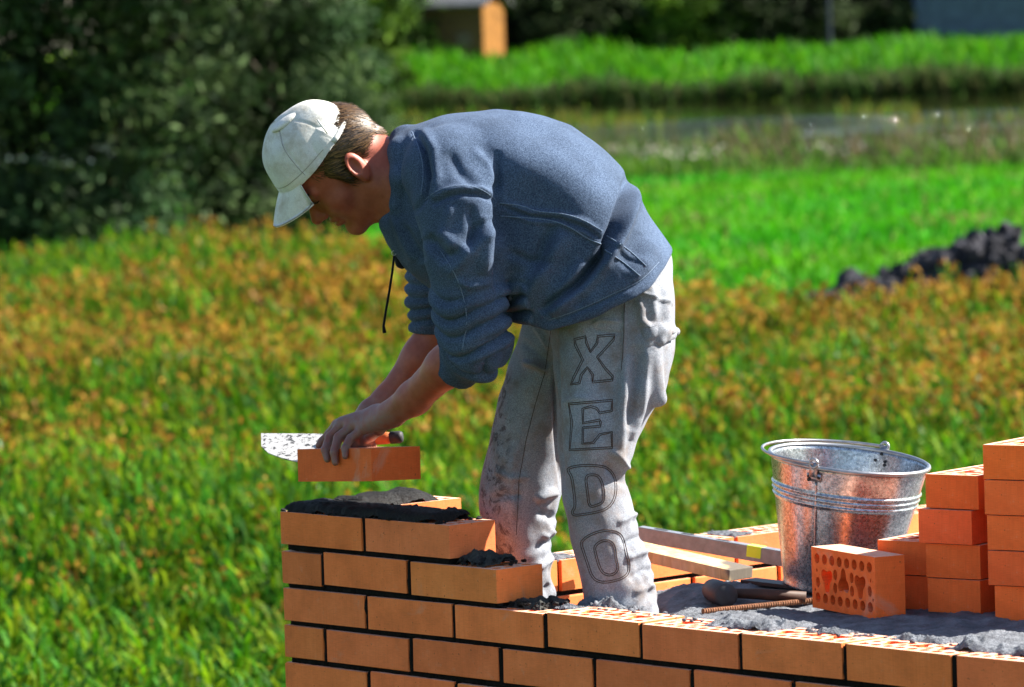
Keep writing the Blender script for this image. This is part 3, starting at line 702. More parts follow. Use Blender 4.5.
def bucket():
    Hb, R0, R1 = .262, .106, .159
    c = at(836, 584, 9.62); c[2] = ZS + .0065
    T = Matrix.Translation(c) @ Matrix.Rotation(math.radians(7.0), 4, 'Y') @ Matrix.Rotation(math.radians(4.6), 4, 'X')
    def MT(V): return np.array([(T @ Vector(p))[:] for p in np.asarray(V)])
    root = empty('bucket', tuple(c)); tag(root, 'galvanised steel bucket with a wire handle tilted on the mortar behind the loose bricks', 'bucket')
    def rad(z): return R0 + (R1 - R0) * z / Hb
    prof = [(0, .010), (R0 - .004, .010), (R0 - .001, .002), (R0 + .0015, 0), (R0 + .003, .004)]
    zs = np.concatenate([np.linspace(.008, .17, 8), np.linspace(.175, .215, 40), np.linspace(.22, Hb, 6)])
    for z in zs:
        b = sum(math.exp(-((z - zc) / .0038) ** 2) for zc in (.184, .195, .206)) * .0042 if .172 < z < .218 else 0
        prof.append((rad(z) + b, z))
    inner = [(rad(z) - .0022 + (sum(math.exp(-((z - zc) / .0038) ** 2) for zc in (.184, .195, .206)) * .0042 if .172 < z < .218 else 0), z) for z in zs[::-1]] + [(R0 - .003, .0125), (0, .0125)]
    m = MB(); m.lathe(prof + inner, 96, MT); m.build('body', MAT['galvanised'], root, True)
    m = MB(); m.lathe([(R1 + .0048 * math.cos(a) + .001, Hb + .0048 * math.sin(a)) for a in np.linspace(0, 2 * math.pi, 10)[:-1]], 96, MT, closed=True); m.build('rim', MAT['steel_wire'], root, True)
    e0 = math.radians(-119)
    for k in range(2):                                        # ears with rivets
        a = e0 + k * math.pi; ca, sa = math.cos(a), math.sin(a); ta = np.array([-sa, ca, 0]); rad_ = np.array([ca, sa, 0])
        m = MB()
        for (dx, dz, w, h) in ((0, -.020, .030, .016), (0, -.004, .017, .030)):
            P = []
            for off in (0, .0035):
                for sx, sz in ((-1, -1), (1, -1), (1, 1), (-1, 1)):
                    z = Hb + dz + sz * h / 2; P.append(rad_ * (rad(min(z, Hb)) + .0018 + off + (.004 if dz > -.01 else 0)) + ta * (dx + sx * w / 2) + np.array([0, 0, z]))
            m.add(MT(P), [(0, 1, 2, 3), (7, 6, 5, 4), (0, 4, 5, 1), (1, 5, 6, 2), (2, 6, 7, 3), (3, 7, 4, 0)])
        rg = [rad_ * (R1 + .008) + ta * .0085 * math.cos(t) + np.array([0, 0, Hb + .009 + .0085 * math.sin(t)]) for t in np.linspace(0, 2 * math.pi, 15)]
        m.tube(MT(rg), .0032, 7); ear = m.build('ear', MAT['steel_wire'], root, True)
        m = MB()
        for dx, dz in ((-.011, -.019), (.011, -.019), (0, -.005), (-.011, -.026)):
            for sgn, o2 in ((1, .0055), (-1, -.0035)):
                q = rad_ * (rad(Hb + dz) + o2) + ta * dx + np.array([0, 0, Hb + dz]); m.tube(MT([q - rad_ * .002 * sgn, q + rad_ * .0012 * sgn, q + rad_ * .002 * sgn]), [.0036, .0032, .001], 8)
        m.build('rivet', MAT['iron_dark'], ear, True)
    # wire bail folded down over the rim on the left
    P = []
    for t in np.linspace(0, 1, 48):
        a = e0 - math.pi * t; rr = R1 + .008 - .000 + .010 * math.sin(math.pi * t); P.append((rr * math.cos(a), rr * math.sin(a), Hb + .009 - .004 * math.sin(math.pi * t)))
    m = MB(); m.tube(MT(P), .0031, 8); m.build('handle', MAT['steel_wire'], root, True)
    a = e0 + .02; m = MB(); pts = [((rad(z) + .0015) * math.cos(a), (rad(z) + .0015) * math.sin(a), z) for z in np.linspace(.006, Hb - .03, 30)]
    m.tube(MT(pts), .0021, 6); m.build('seam', MAT['galvanised'], root, True)
bucket()

# ------------------------------------------------------------------ tools
def bar(pa, pb, w, h, mb, c=(1, 1, 1), bev=.0015, upv=(0, 0, 1)):
    pa, pb = np.array(pa), np.array(pb); x = pb - pa; L = np.linalg.norm(x); x = x / L; y = np.cross(upv, x); y /= np.linalg.norm(y); z = np.cross(x, y)
    mb.box((0, -w / 2, -h / 2), (L, w / 2, h / 2), lambda V: pa + np.outer(V[:, 0], x) + np.outer(V[:, 1], y) + np.outer(V[:, 2], z), c, bev)
    return lambda V: pa + np.outer(np.asarray(V)[:, 0], x) + np.outer(np.asarray(V)[:, 1], y) + np.outer(np.asarray(V)[:, 2], z)
simple('aluminium', (.20, .22, .25), .45, .2, 60, .2, .0006, .5, .35)
t = NT('vial'); t.fin((.55, .75, .04), .15, None, .6); MAT['vial'] = t.m
t = NT('plank'); v = t.coord(scale=(30, 30, 6)); n = t.noise(v, 1.5, 5, .6, 1.5); v2 = t.coord(); n2 = t.noise(v2, 14, 5)
MAT['plank'] = t.fin(t.mix(t.math('MULTIPLY', t.ramp(n2, [(.5, (0, 0, 0)), (.7, (1, 1, 1))]), .5), t.ramp(n, [(.3, (.42, .27, .12)), (.7, (.66, .47, .25))]), (.45, .40, .34)), .75, t.bump(n, .4, .002), .25)
sx_ = t.n('ShaderNodeSeparateXYZ'); t.l(v2, sx_.inputs[0]); c_old = t.b.inputs['Base Color'].links[0].from_socket
t.l(t.mix(t.ramp(t.math('ADD', t.math('MULTIPLY', sx_.outputs['X'], 1.), t.math('MULTIPLY', n2, .06)), [(.452, (0, 0, 0)), (.462, (.9, .9, .9))]), c_old, (.085, .08, .075)), t.b.inputs['Base Color'])
lv = empty('spirit_level', tuple(at(648, 535, 10.16))); tag(lv, 'grey metal spirit level with a green vial, its end behind the bucket', 'spirit level')
pa, pb = at(640, 533.5, 10.17), at(842, 568, 9.93)
m = MB(); tf = bar(pa, pb, .024, .032, m); m.build('body', MAT['aluminium'], lv)
Lv = np.linalg.norm(pb - pa)
m = MB(); m.box((.262, -.0128, -.008), (.296, .0128, .0168), tf, bev=.001); m.build('vial', MAT['vial'], lv)
for x in (.035, .10, .185):
    m = MB(); m.box((x, -.006, .0161), (x + .030, .006, .0164), tf); m.build('slot', MAT['iron_dark'], lv)
pk = MB(); pa, pb = at(606, 543, 10.02), at(741, 574.0, 9.77); tf = bar(pa, pb, .075, .024, pk, bev=.002)
tag(pk.build('plank', MAT['plank']), 'short pale wooden plank lying slanted behind the mortar, in front of the spirit level', 'plank')
ib = MB(); bar(at(748, 580.5, 9.70), at(846, 592, 9.50), .045, .008, ib)
tag(ib.build('iron_bar', MAT['iron_dark']), 'flat dark iron bar between the plank end and the foot of the bucket', 'iron bar')
simple('rubber', (.026, .027, .033), .6, .25, 60, .3, .001); simple('handle_wood', (.055, .026, .018), .6, .3, 50, .3, .001)
hm = empty('mallet', tuple(at(724, 606, 9.40))); tag(hm, 'dark rubber mallet lying on the mortar before the plank', 'mallet')
a0, a1 = at(712, 589.5, 9.50), at(727, 596, 9.38); ax = (a1 - a0)
m = MB(); prof = [0, .02, .06, .5, .94, .98, 1.]; m.tube([a0 + ax * q for q in prof], [.004, .019, .0225, .0245, .0235, .020, .004], 20); m.build('head', MAT['rubber'], hm, True)
m = MB(); mid = (a0 + a1) / 2; m.tube([mid, mid + (at(760, 594, 9.43) - mid) * .5, at(760, 594, 9.43), at(806, 597.5, 9.42)], [.009, .010, .0115, .012], 10); m.build('handle', MAT['handle_wood'], hm, True)
rb = MB(); pa, pb = at(703, 611.5, 9.30), at(822, 599.5, 9.44); n = 150
P = [pa + (pb - pa) * t for t in np.linspace(0, 1, n)]; rb.tube(P, [.0052 + .0013 * (i % 3 == 0) for i in range(n)], 9)
tag(rb.build('rebar', MAT['rust']), 'rusty ribbed steel rod lying along the inner edge of the wall', 'steel rod')

# trowel in the far hand
def blade_mat():
    t = NT('trowel_steel'); v = t.coord(); n = t.noise(v, 85, 8, .72)
    c = t.ramp(n, [(.40, (.55, .55, .55)), (.54, (.42, .42, .42)), (.57, (.05, .05, .05))])
    MAT['trowel_steel'] = t.fin(c, .5, t.bump(n, .3, .001), .5, .25)
blade_mat()
tr = empty('trowel', tuple(at(345, 438, 9.66))); tag(tr, 'mortar spattered bricklaying trowel in the right hand of the man', 'trowel')
def trowel():
    top = [(261, 433.2, 9.74), (322, 433.6, 9.70), (330, 438, 9.67), (322, 447, 9.65), (297, 461.5, 9.615), (284, 456, 9.63), (268, 450, 9.66), (261, 444.5, 9.69)]
    P = np.array([at(*q) for q in top]); nrm = np.cross(P[1] - P[0], P[4] - P[0]); nrm /= np.linalg.norm(nrm)
    if nrm[2] < 0: nrm = -nrm
    P = P - np.outer((P - P[0]) @ nrm, nrm); Q = P - nrm * .002; n = len(P)
    m = MB(); m.add(np.concatenate([P, Q]), [tuple(range(n)), tuple(range(n, 2 * n))[::-1]] + [(i, n + i, n + (i + 1) % n, (i + 1) % n) for i in range(n)]); m.build('blade', MAT['trowel_steel'], tr)
    m = MB(); m.tube([at(322, 440, 9.665), at(330, 437, 9.66), at(338, 437, 9.65), at(345, 438.5, 9.645)], .005, 8); m.build('tang', MAT['steel_wire'], tr, True)
    m = MB(); m.tube([at(344, 438.5, 9.645), at(352, 438.8, 9.64), at(368, 438.8, 9.63), at(386, 438, 9.62), at(392, 437.8, 9.617)], [.010, .0125, .0135, .0125, .011], 12); h = m.build('handle', MAT['orange_wood'], tr, True)
    m = MB(); m.tube([at(391, 437.8, 9.618), at(400, 437.0, 9.612), at(402.5, 436.8, 9.611)], [.0125, .0125, .010], 12); m.build('end_cap', MAT['rubber'], tr, True)
simple('orange_wood', (.40, .10, .03), .5, .2, 40, .2, .001)
trowel()
# ------------------------------------------------------------------ the bricklayer: smooth implicit bodies turned into meshes
def smin(a, b, k):
    h = np.maximum(k - np.abs(a - b), 0) / k; return np.minimum(a, b) - h * h * k * .25
class SDF:
    def __init__(s): s.p = []
    def _add(s, lo, hi, fn, k, op): s.p.append((np.array(lo) - k - .004, np.array(hi) + k + .004, fn, k, op))
    def cone(s, a, b, ra, rb, k=.02, op='+', sy=1.):
        a, b = np.array(a, float), np.array(b, float); S = np.array([1, sy, 1.]); A, B = a * S, b * S; ab = B - A; L2 = ab @ ab + 1e-12
        def fn(P):
            q = P * S - A; t = np.clip((q @ ab) / L2, 0, 1); return (np.linalg.norm(q - t[..., None] * ab, axis=-1) - (ra + (rb - ra) * t)) / max(sy, 1)
        r = max(ra, rb) / min(sy, 1); s._add(np.minimum(a, b) - r, np.maximum(a, b) + r, fn, k, op)
    def chain(s, pts, k=.02, op='+', sy=1.):
        for (a, ra), (b, rb) in zip(pts[:-1], pts[1:]): s.cone(a, b, ra, rb, k, op, sy)
    def ell(s, c, rad, R=None, k=.02, op='+'):
        c = np.array(c, float); rad = np.array(rad, float); R = np.eye(3) if R is None else np.array(R)   # columns of R: local axes
        def fn(P):
            q = (P - c) @ R; k0 = np.linalg.norm(q / rad, axis=-1); k1 = np.linalg.norm(q / rad ** 2, axis=-1) + 1e-9; return k0 * (k0 - 1) / k1
        m = rad.max(); s._add(c - m, c + m, fn, k, op)
    def cyl(s, a, b, r, k=.004, op='-'):
        a, b = np.array(a, float), np.array(b, float); L = np.linalg.norm(b - a); ax = (b - a) / L
        def fn(P):
            q = P - a; t = q @ ax; rr = np.linalg.norm(q - t[..., None] * ax, axis=-1); return np.maximum(rr - r, np.abs(t - L / 2) - L / 2)
        s._add(np.minimum(a, b) - r, np.maximum(a, b) + r, fn, k, op)
    def outline(s, pts, Y0, W, R, k=.02, op='+', blur=5, yc=None, wf=None, flat=False):
        """body whose side view is the closed outline pts (x,z), with an elliptic section W deep"""
        pts = np.asarray(pts); h = .004; lo = pts.min(0) - .12; hi = pts.max(0) + .12
        gx = np.arange(lo[0], hi[0], h); gz = np.arange(lo[1], hi[1], h); X, Z = np.meshgrid(gx, gz, indexing='ij')
        d = np.full(X.shape, 9.); ins = np.zeros(X.shape, bool); n = len(pts)
        for i in range(n):
            a, c = pts[i], pts[(i + 1) % n]; e = c - a; t = np.clip(((X - a[0]) * e[0] + (Z - a[1]) * e[1]) / (e @ e), 0, 1)
            d = np.minimum(d, np.hypot(X - a[0] - t * e[0], Z - a[1] - t * e[1]))
            ins ^= ((a[1] > Z) != (c[1] > Z)) & (X < (c[0] - a[0]) * (Z - a[1]) / (c[1] - a[1] + 1e-12) + a[0])
        D = np.where(ins, d, -d)
        if not flat: D = np.where(D > 0, D, D)
        for _ in range(blur):
            E = np.pad(D, 1, mode='edge'); D = (E[:-2, 1:-1] + E[2:, 1:-1] + E[1:-1, :-2] + E[1:-1, 2:] + 2 * E[1:-1, 1:-1]) / 6
        def samp(x, z):
            fx = np.clip((x - lo[0]) / h, 0, len(gx) - 1.001); fz = np.clip((z - lo[1]) / h, 0, len(gz) - 1.001); i = fx.astype(int); j = fz.astype(int); u = fx - i; v = fz - j
            return D[i, j] * (1 - u) * (1 - v) + D[i + 1, j] * u * (1 - v) + D[i, j + 1] * (1 - u) * v + D[i + 1, j + 1] * u * v
        def fn(P):
            x, y, z = P[..., 0], P[..., 1], P[..., 2]; di = samp(x, z)
            if flat: return -di
            w = W if wf is None else wf(x, z); y0 = Y0 if yc is None else yc(x, z)
            q1 = (y - y0) / w; q2 = 1 - np.minimum(di / R, 1)
            k0 = np.sqrt(q1 * q1 + q2 * q2) + 1e-9; k1 = np.sqrt((q1 / w) ** 2 + (q2 / R) ** 2) + 1e-9
            return k0 * (k0 - 1) / k1
        wm = .32 if flat or wf is not None else W + .05
        s._add((lo[0] + .1, Y0 - wm - .1, lo[1] + .1), (hi[0] - .1, Y0 + wm + .1, hi[1] - .1), fn, k, op)
    def ev(s, P, lo, hi):
        d = np.full(P.shape[:-1], .5, np.float64)
        for l, h_, fn, k, op in s.p:
            if (l > hi).any() or (h_ < lo).any(): continue
            e = fn(P)
            if op == '+': d = smin(d, e, k)
            elif op == '-': d = -smin(-d, e, k)
            elif op == '&': d = -smin(-d, -e, k)
        return d
    def mesh(s, h, B=40):
        plus = [q for q in s.p if q[4] == '+']
        LO = np.min([q[0] for q in plus], 0) - h; HI = np.max([q[1] for q in plus], 0) + h
        N = np.ceil((HI - LO) / h).astype(int) + 1; nb = (N + B - 1) // B
        ids, pos, quads = [], [], []
        big = np.array([N[1] * N[2] * 4, N[2] * 2, 1], np.int64); big = np.array([(N[1] + 4) * (N[2] + 4), (N[2] + 4), 1], np.int64)
        for bi in np.ndindex(*nb):
            o = np.array(bi) * B; lo = LO + o * h; hi = lo + (B + 1) * h
            if not any((q[0] <= hi).all() and (q[1] >= lo).all() for q in plus): continue
            c = (lo + hi) / 2; probe = np.stack(np.meshgrid(*[np.linspace(lo[i], hi[i], 5) for i in range(3)], indexing='ij'), -1)
            pd = s.ev(probe, lo, hi)
            if np.abs(pd).min() > h * B * .42: continue
            g = [LO[i] + (o[i] + np.arange(-1, B + 2)) * h for i in range(3)]
            P = np.stack(np.meshgrid(*g, indexing='ij'), -1); d = s.ev(P, lo - 2 * h, hi + h)
            ins = d < 0
            if ins.all() or not ins.any(): continue
            # one vertex per cell that the surface crosses (cells -1..B)
            m = B + 2; sm = np.zeros((m, m, m, 3)); ct = np.zeros((m, m, m))
            for ax in range(3):
                A = np.moveaxis(d, ax, 0); I = np.moveaxis(ins, ax, 0); cr = I[:-1] != I[1:]
                t = np.where(cr, A[:-1] / np.where(cr, A[:-1] - A[1:], 1), 0)
                cr = np.moveaxis(cr, 0, ax); t = np.moveaxis(t, 0, ax)
                oth = [i for i in range(3) if i != ax]
                for s0 in (0, 1):
                    for s1 in (0, 1):
                        sl = [slice(0, m)] * 3; sl[oth[0]] = slice(s0, s0 + m); sl[oth[1]] = slice(s1, s1 + m); sl = tuple(sl)
                        c_, t_ = cr[sl], t[sl]; ct += c_
                        sm[..., ax] += np.where(c_, t_, 0); sm[..., oth[0]] += c_ * s0; sm[..., oth[1]] += c_ * s1
            own = ct > 0; own[0] = own[-1] = False; own[:, 0] = own[:, -1] = False; own[:, :, 0] = own[:, :, -1] = False
            cell = np.argwhere(own)
            if len(cell):
                v = sm[own] / ct[own][:, None]; gi = cell - 1 + o
                ids.append((gi + 1) @ big); pos.append(LO + (gi + v) * h)
            for ax in range(3):
                a1, a2 = [(1, 2), (2, 0), (0, 1)][ax]
                A = np.moveaxis(ins, ax, 0); cr = np.moveaxis(A[:-1] != A[1:], 0, ax); st = np.moveaxis(A[:-1], 0, ax)
                w = np.argwhere(cr); sel = ((w >= 1) & (w <= B)).all(1); w = w[sel]
                if not len(w): continue
                f = st[tuple(w.T)]; gi = w - 1 + o + 1; e1 = np.zeros(3, int); e1[a1] = 1; e2 = np.zeros(3, int); e2[a2] = 1
                q = np.stack([(gi - e1 - e2) @ big, (gi - e2) @ big, gi @ big, (gi - e1) @ big], 1)
                q[~f] = q[~f][:, ::-1]; quads.append(q)
        ids = np.concatenate(ids); pos = np.concatenate(pos); quads = np.concatenate(quads)
        od = np.argsort(ids); ids = ids[od]; pos = pos[od]
        ix = np.clip(np.searchsorted(ids, quads), 0, len(ids) - 1); ok = (ids[ix] == quads).all(1)
        return pos, ix[ok]
def relax(V, Q, it=2, w=.5):
    e = np.concatenate([Q[:, [0, 1]], Q[:, [1, 2]], Q[:, [2, 3]], Q[:, [3, 0]]])
    for _ in range(it):
        S = np.zeros_like(V); c = np.zeros(len(V)); np.add.at(S, e[:, 0], V[e[:, 1]]); np.add.at(S, e[:, 1], V[e[:, 0]])
        np.add.at(c, e[:, 0], 1); np.add.at(c, e[:, 1], 1); V = V * (1 - w) + w * S / np.maximum(c, 1)[:, None]
    return V
def normals(V, Q):
    n = np.cross(V[Q[:, 2]] - V[Q[:, 0]], V[Q[:, 3]] - V[Q[:, 1]]); N = np.zeros_like(V)
    for i in range(4): np.add.at(N, Q[:, i], n)
    return N / (np.linalg.norm(N, axis=1)[:, None] + 1e-12)
def topx(V):
    d = V - CAM; z = d @ CF; return np.stack([512 + F_PX * (d @ CR) / z, 343.5 - F_PX * (d @ CU) / z], 1)
def fold(V, N, lines, side=-1):
    """push cloth in or out along creases that run over the near side; lines: (points, height m, width px)"""
    P = topx(V); out = np.zeros(len(V)); f = np.clip(-N[:, 1] * 2.5 + .45, 0, 1)
    for pts, amp, wd in lines:
        pts = np.array(pts, float); best = np.full(len(V), 1e9); tt = np.zeros(len(V)); L = np.cumsum([0] + [np.linalg.norm(b - a) for a, b in zip(pts[:-1], pts[1:])])
        for i in range(len(pts) - 1):
            a, e = pts[i], pts[i + 1] - pts[i]; t = np.clip(((P - a) @ e) / (e @ e), 0, 1); d = np.linalg.norm(P - a - t[:, None] * e, axis=1)
            m = d < best; best[m] = d[m]; tt[m] = (L[i] + t[m] * (L[i + 1] - L[i])) / L[-1]
        taper = np.clip(np.minimum(tt, 1 - tt) / .22, 0, 1) ** .6
        out += 1.5 * amp * np.exp(-(best / wd) ** 2) * taper
    return V + N * (out * f)[:, None]
def to_obj(name, V, Q, mat, parent=None): return mesh_obj(name, V, [tuple(map(int, q)) for q in Q], mat, parent, True)
def n3(V, s, seed): # smooth 3d noise
    r = np.random.default_rng(seed); z = 0
    for k in range(7):
        w = r.normal(size=3); w /= np.linalg.norm(w); z = z + np.sin(V @ w * s * r.uniform(.6, 1.8) + r.uniform(0, 6.28))
    return z / 2.6

# --- cloth, skin and hair
def skin_mat():
    t = NT('skin'); v = t.coord(); n = t.noise(v, 45, 6, .6); n2 = t.noise(v, 600, 3, .6)
    c = t.ramp(n, [(.3, (.25, .058, .032)), (.7, (.36, .095, .055))])
    geo = t.n('ShaderNodeSeparateXYZ'); t.l(v, geo.inputs[0])
    # hands are grey with cement
    g = t.n('ShaderNodeMapRange'); g.inputs[1].default_value = -.19; g.inputs[2].default_value = -.27; t.l(geo.outputs['X'], g.inputs[0])
    g2 = t.n('ShaderNodeMapRange'); g2.inputs[1].default_value = 1.85; g2.inputs[2].default_value = 1.80; t.l(geo.outputs['Z'], g2.inputs[0])
    f = t.math('MULTIPLY', t.math('MULTIPLY', g.outputs[0], g2.outputs[0]), t.ramp(n, [(.35, (.25, .25, .25)), (.6, (.8, .8, .8))]))
    c = t.mix(f, c, (.19, .135, .13))
    t.b.inputs['Subsurface Weight'].default_value = .35; t.b.inputs['Subsurface Radius'].default_value = (.020, .005, .0025); t.b.inputs['Subsurface Scale'].default_value = 1.
    MAT['skin'] = t.fin(c, .5, t.bump(n2, .25, .0008, t.bump(n, .2, .002)), .4)
def cloth_mat(name, c, heather=.5, sc=900, rough=.95, dirt=None, dirt_amt=.5, bump=.5, sheen=.15):
    t = NT(name); v = t.coord(); c = np.array(c); n = t.noise(v, 7, 5, .6); h = t.noise(v, sc * .55, 2, .5); w = t.noise(v, sc * 1.5, 2, .6)
    col = t.ramp(n, [(.3, tuple(c * (.70 if name == 'sweat_denim' else .82))), (.7, tuple(np.minimum(c * (1.32 if name == 'sweat_denim' else 1.15), 1)))])
    if heather: col = t.mix(heather, col, t.ramp(h, [(.36, (.35, .38, .45)), (.5, (.95, .95, .95)), (.64, (1.7, 1.65, 1.55))]), 'MULTIPLY')
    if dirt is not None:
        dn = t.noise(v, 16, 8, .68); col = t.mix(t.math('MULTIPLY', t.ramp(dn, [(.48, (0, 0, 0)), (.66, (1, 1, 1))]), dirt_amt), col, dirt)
    b = t.bump(w, bump, .0009, t.bump(t.noise(v, 120, 4, .6), .35, .0025))
    t.b.inputs['Sheen Weight'].default_value = sheen; t.b.inputs['Sheen Roughness'].default_value = .4; t.b.inputs['Sheen Tint'].default_value = (.75, .85, 1, 1)
    t.fin(col, rough, b, .1); MAT[name] = t.m; return t, col
skin_mat()
cloth_mat('sweat_denim', (.053, .079, .132), .62, 800, sheen=.05)
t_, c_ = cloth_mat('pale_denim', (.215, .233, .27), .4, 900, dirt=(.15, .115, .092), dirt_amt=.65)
def print_mask(t, col):
    """faded dark print down the front of the far leg"""
    v = t.coord(); s = t.n('ShaderNodeSeparateXYZ'); t.l(v, s.inputs[0])
    def rng_(sock, a, b, c, d):
        p = t.n('ShaderNodeMapRange'); p.inputs[1].default_value = a; p.inputs[2].default_value = b; t.l(sock, p.inputs[0])
        q = t.n('ShaderNodeMapRange'); q.inputs[1].default_value = d; q.inputs[2].default_value = c; t.l(sock, q.inputs[0])
        return t.math('MULTIPLY', p.outputs[0], q.outputs[0])
    m = t.math('MULTIPLY', rng_(s.outputs['Y'], 9.41, 9.43, 9.7, 9.75), t.math('MULTIPLY', rng_(s.outputs['X'], -.1, -.09, -.012, .010), rng_(s.outputs['Z'], 1.40, 1.50, 1.86, 1.92)))
    n = t.noise(v, 26, 9, .72, 1.5); m = t.math('MULTIPLY', m, t.ramp(n, [(.50, (0, 0, 0)), (.56, (1, 1, 1))]))
    return t.mix(t.math('MULTIPLY', m, .8), col, (.055, .045, .05))
t_.l(print_mask(t_, c_), t_.b.inputs['Base Color'])
cloth_mat('cap_cotton', (.62, .62, .59), .15, 1200, dirt=(.36, .31, .23), dirt_amt=.7, bump=.3)
simple('cap_thread', (.34, .32, .28), .9, .2, 80, .2, .001)
cloth_mat('light_denim', (.115, .16, .24), .5, 900)
cloth_mat('black_cotton', (.012, .012, .014), 0)
simple('brow', (.03, .018, .010), .7, .3, 300)
simple('stitch', (.055, .035, .028), .9, .2, 80, .2, .001)
simple('boot_leather', (.08, .055, .04), .7, .3, 40, .4, .002)
t = NT('hair'); MAT['hair'] = t.fin(t.attr(), .42, None, .5)

def px(lst, Y): return np.array([at(a, b, Y)[[0, 2]] for a, b in lst])
def A(*q): return at(*q)
YT = 9.42
person_root = None
def person():
    # ---------------- head frame
    Fh = np.array([-.665, -.05, -.742]); Fh /= np.linalg.norm(Fh); rho = math.radians(15)
    U0 = np.array([-.742, 0, .665]); U0 -= Fh * (U0 @ Fh); U0 /= np.linalg.norm(U0); Lf = np.cross(U0, Fh)
    Uh = U0 * math.cos(rho) + Lf * math.sin(rho); Lf = np.cross(Uh, Fh)
    R = np.stack([Lf, Fh, Uh], 1); O = at(353, 170, 9.36) - Lf * .076
    def H(x, y, z): return O + R @ np.array([x, y, z])
    S = SDF()
    S.ell(H(0, .005, .052), (.073, .092, .085), R, .02)                     # skull
    S.ell(H(0, .045, -.012), (.062, .058, .080), R, .03)                    # face block
    for sx in (-1, 1):
        S.cone(H(sx * .052, .0, -.055), H(sx * .018, .076, -.098), .020, .016, .03)     # jaw
        S.ell(H(sx * .040, .062, -.022), (.024, .024, .022), R, .02)        # cheek
        S.ell(H(sx * .034, .100, .008), (.017, .014, .011), R, .012, '-')   # eye socket
        S.ell(H(sx * .032, .083, .007), (.0135, .0125, .0115), R, .004)     # eyeball under lids
        S.cone(H(sx * .014, .098, .024), H(sx * .046, .084, .024), .0085, .007, .012)   # brow
        S.ell(H(sx * .0125, .104, -.032), (.008, .010, .008), R, .006)      # nostril wing
    S.cone(H(0, .092, .014), H(0, .1175, -.026), .0085, .0112, .012)        # nose
    S.ell(H(0, .1185, -.029), (.011, .0105, .010), R, .006)
    S.ell(H(0, .0925, -.053), (.023, .0135, .0075), R, .006)                 # lips
    S.ell(H(0, .0915, -.066), (.021, .0125, .008), R, .006)
    S.ell(H(0, .106, -.0588), (.021, .008, .0022), R, .003, '-')
    S.ell(H(0, .082, -.096), (.017, .014, .013), R, .014)                   # chin
    for sx in (-1, 1):                                                      # ears
        er = R @ np.array(Matrix.Rotation(math.radians(-24 * sx), 3, 'Z') @ Matrix.Rotation(math.radians(12), 3, 'X'))
        S.ell(H(sx * .080, -.010, .002), (.0075, .0185, .0315), er, .006)
        S.ell(H(sx * .087, -.007, .006), (.006, .0105, .018), er, .004, '-')
        S.ell(H(sx * .0795, -.004, -.026), (.006, .008, .009), er, .006)
    # ---------------- neck, trunk under the clothes, arms
    nb = A(412, 182, 9.43)
    S.cone(H(0, -.035, -.03), nb, .058, .066, .035); S.cone(H(0, .03, -.075), A(405, 205, 9.42), .034, .045, .03)
    S.chain([(nb, .066), (A(470, 200, YT), .11), (A(560, 240, YT), .11), (A(612, 282, YT), .10)], .04)
    S.chain([(A(450, 185, 9.30), .055), (A(462, 250, 9.235), .050), (A(470, 338, 9.255), .038), (A(446, 367, 9.31), .0385), (A(414, 398, 9.395), .0315), (A(392, 413, 9.445), .0275)], .02)
    S.chain([(A(445, 200, 9.55), .055), (A(440, 260, 9.62), .048), (A(442, 325, 9.63), .041), (A(422, 358, 9.63), .039), (A(388, 400, 9.635), .028), (A(372, 413, 9.64), .027)], .02)
    # left hand on the brick
    w = A(393, 413.5, 9.445)
    kn = [(A(337, 425, 9.555), .0115), (A(343, 424.5, 9.54), .0125), (A(352, 427, 9.515), .0120), (A(362, 430, 9.488), .0105)]
    for (q, r), m_ in zip(kn, ((377, 414.5, 9.50), (378, 415, 9.485), (380, 417, 9.47), (383, 420, 9.455))):
        S.chain([(w, .019), (A(*m_), .0165), (q, r)], .014)
    S.chain([(kn[0][0], .0110), (A(329.5, 433.5, 9.572), .0092), (A(322, 441, 9.575), .0080), (A(318.5, 445.5, 9.572), .0066)], .003)
    S.chain([(kn[1][0], .0115), (A(330, 437, 9.538), .0098), (A(325.3, 450, 9.516), .0088), (A(327.3, 459.5, 9.507), .0070)], .003)
    S.chain([(kn[2][0], .0115), (A(338.5, 437.5, 9.512), .0100), (A(334.3, 452.5, 9.492), .0090), (A(335.4, 462.5, 9.486), .0072)], .003)
    S.chain([(kn[3][0], .0100), (A(350.5, 438.5, 9.487), .0088), (A(345.0, 448, 9.471), .0080), (A(345.2, 456.5, 9.464), .0064)], .003)
    S.chain([(A(388, 419, 9.455), .016), (A(379, 429, 9.53), .0125), (A(371, 436, 9.585), .0105), (A(364, 441.5, 9.625), .0085)], .006)
    # right fist round the trowel handle
    f0 = A(372, 413, 9.64)
    for i in range(4):
        k_ = A(350 + 7.5 * i, 424.5 - .8 * i, 9.650); S.chain([(f0, .022), (k_, .0125)], .014)
        S.chain([(k_, .0115), (A(348 + 7.5 * i, 435, 9.612), .0092), (A(349 + 7.5 * i, 445, 9.620), .0085), (A(351 + 7.5 * i, 446, 9.655), .0072)], .003)
    S.chain([(A(368, 420, 9.66), .016), (A(357, 431, 9.672), .0115), (A(345, 434, 9.66), .0085)], .006)
    # legs under the trousers
    S.chain([(A(606, 290, 9.35), .09), (A(590, 440, 9.285), .040), (A(593, 490, 9.265), .034), (A(615, 620, 9.235), .045), (A(622, 726, 9.235), .04)], .03)
    S.chain([(A(580, 290, 9.49), .09), (A(518, 470, 9.52), .048), (A(522, 620, 9.52), .045), (A(524, 716, 9.52), .04)], .03)
    V, Q = S.mesh(.0028); V = relax(V, Q, 1, .4)
    root = to_obj('person', V, Q, MAT['skin'])
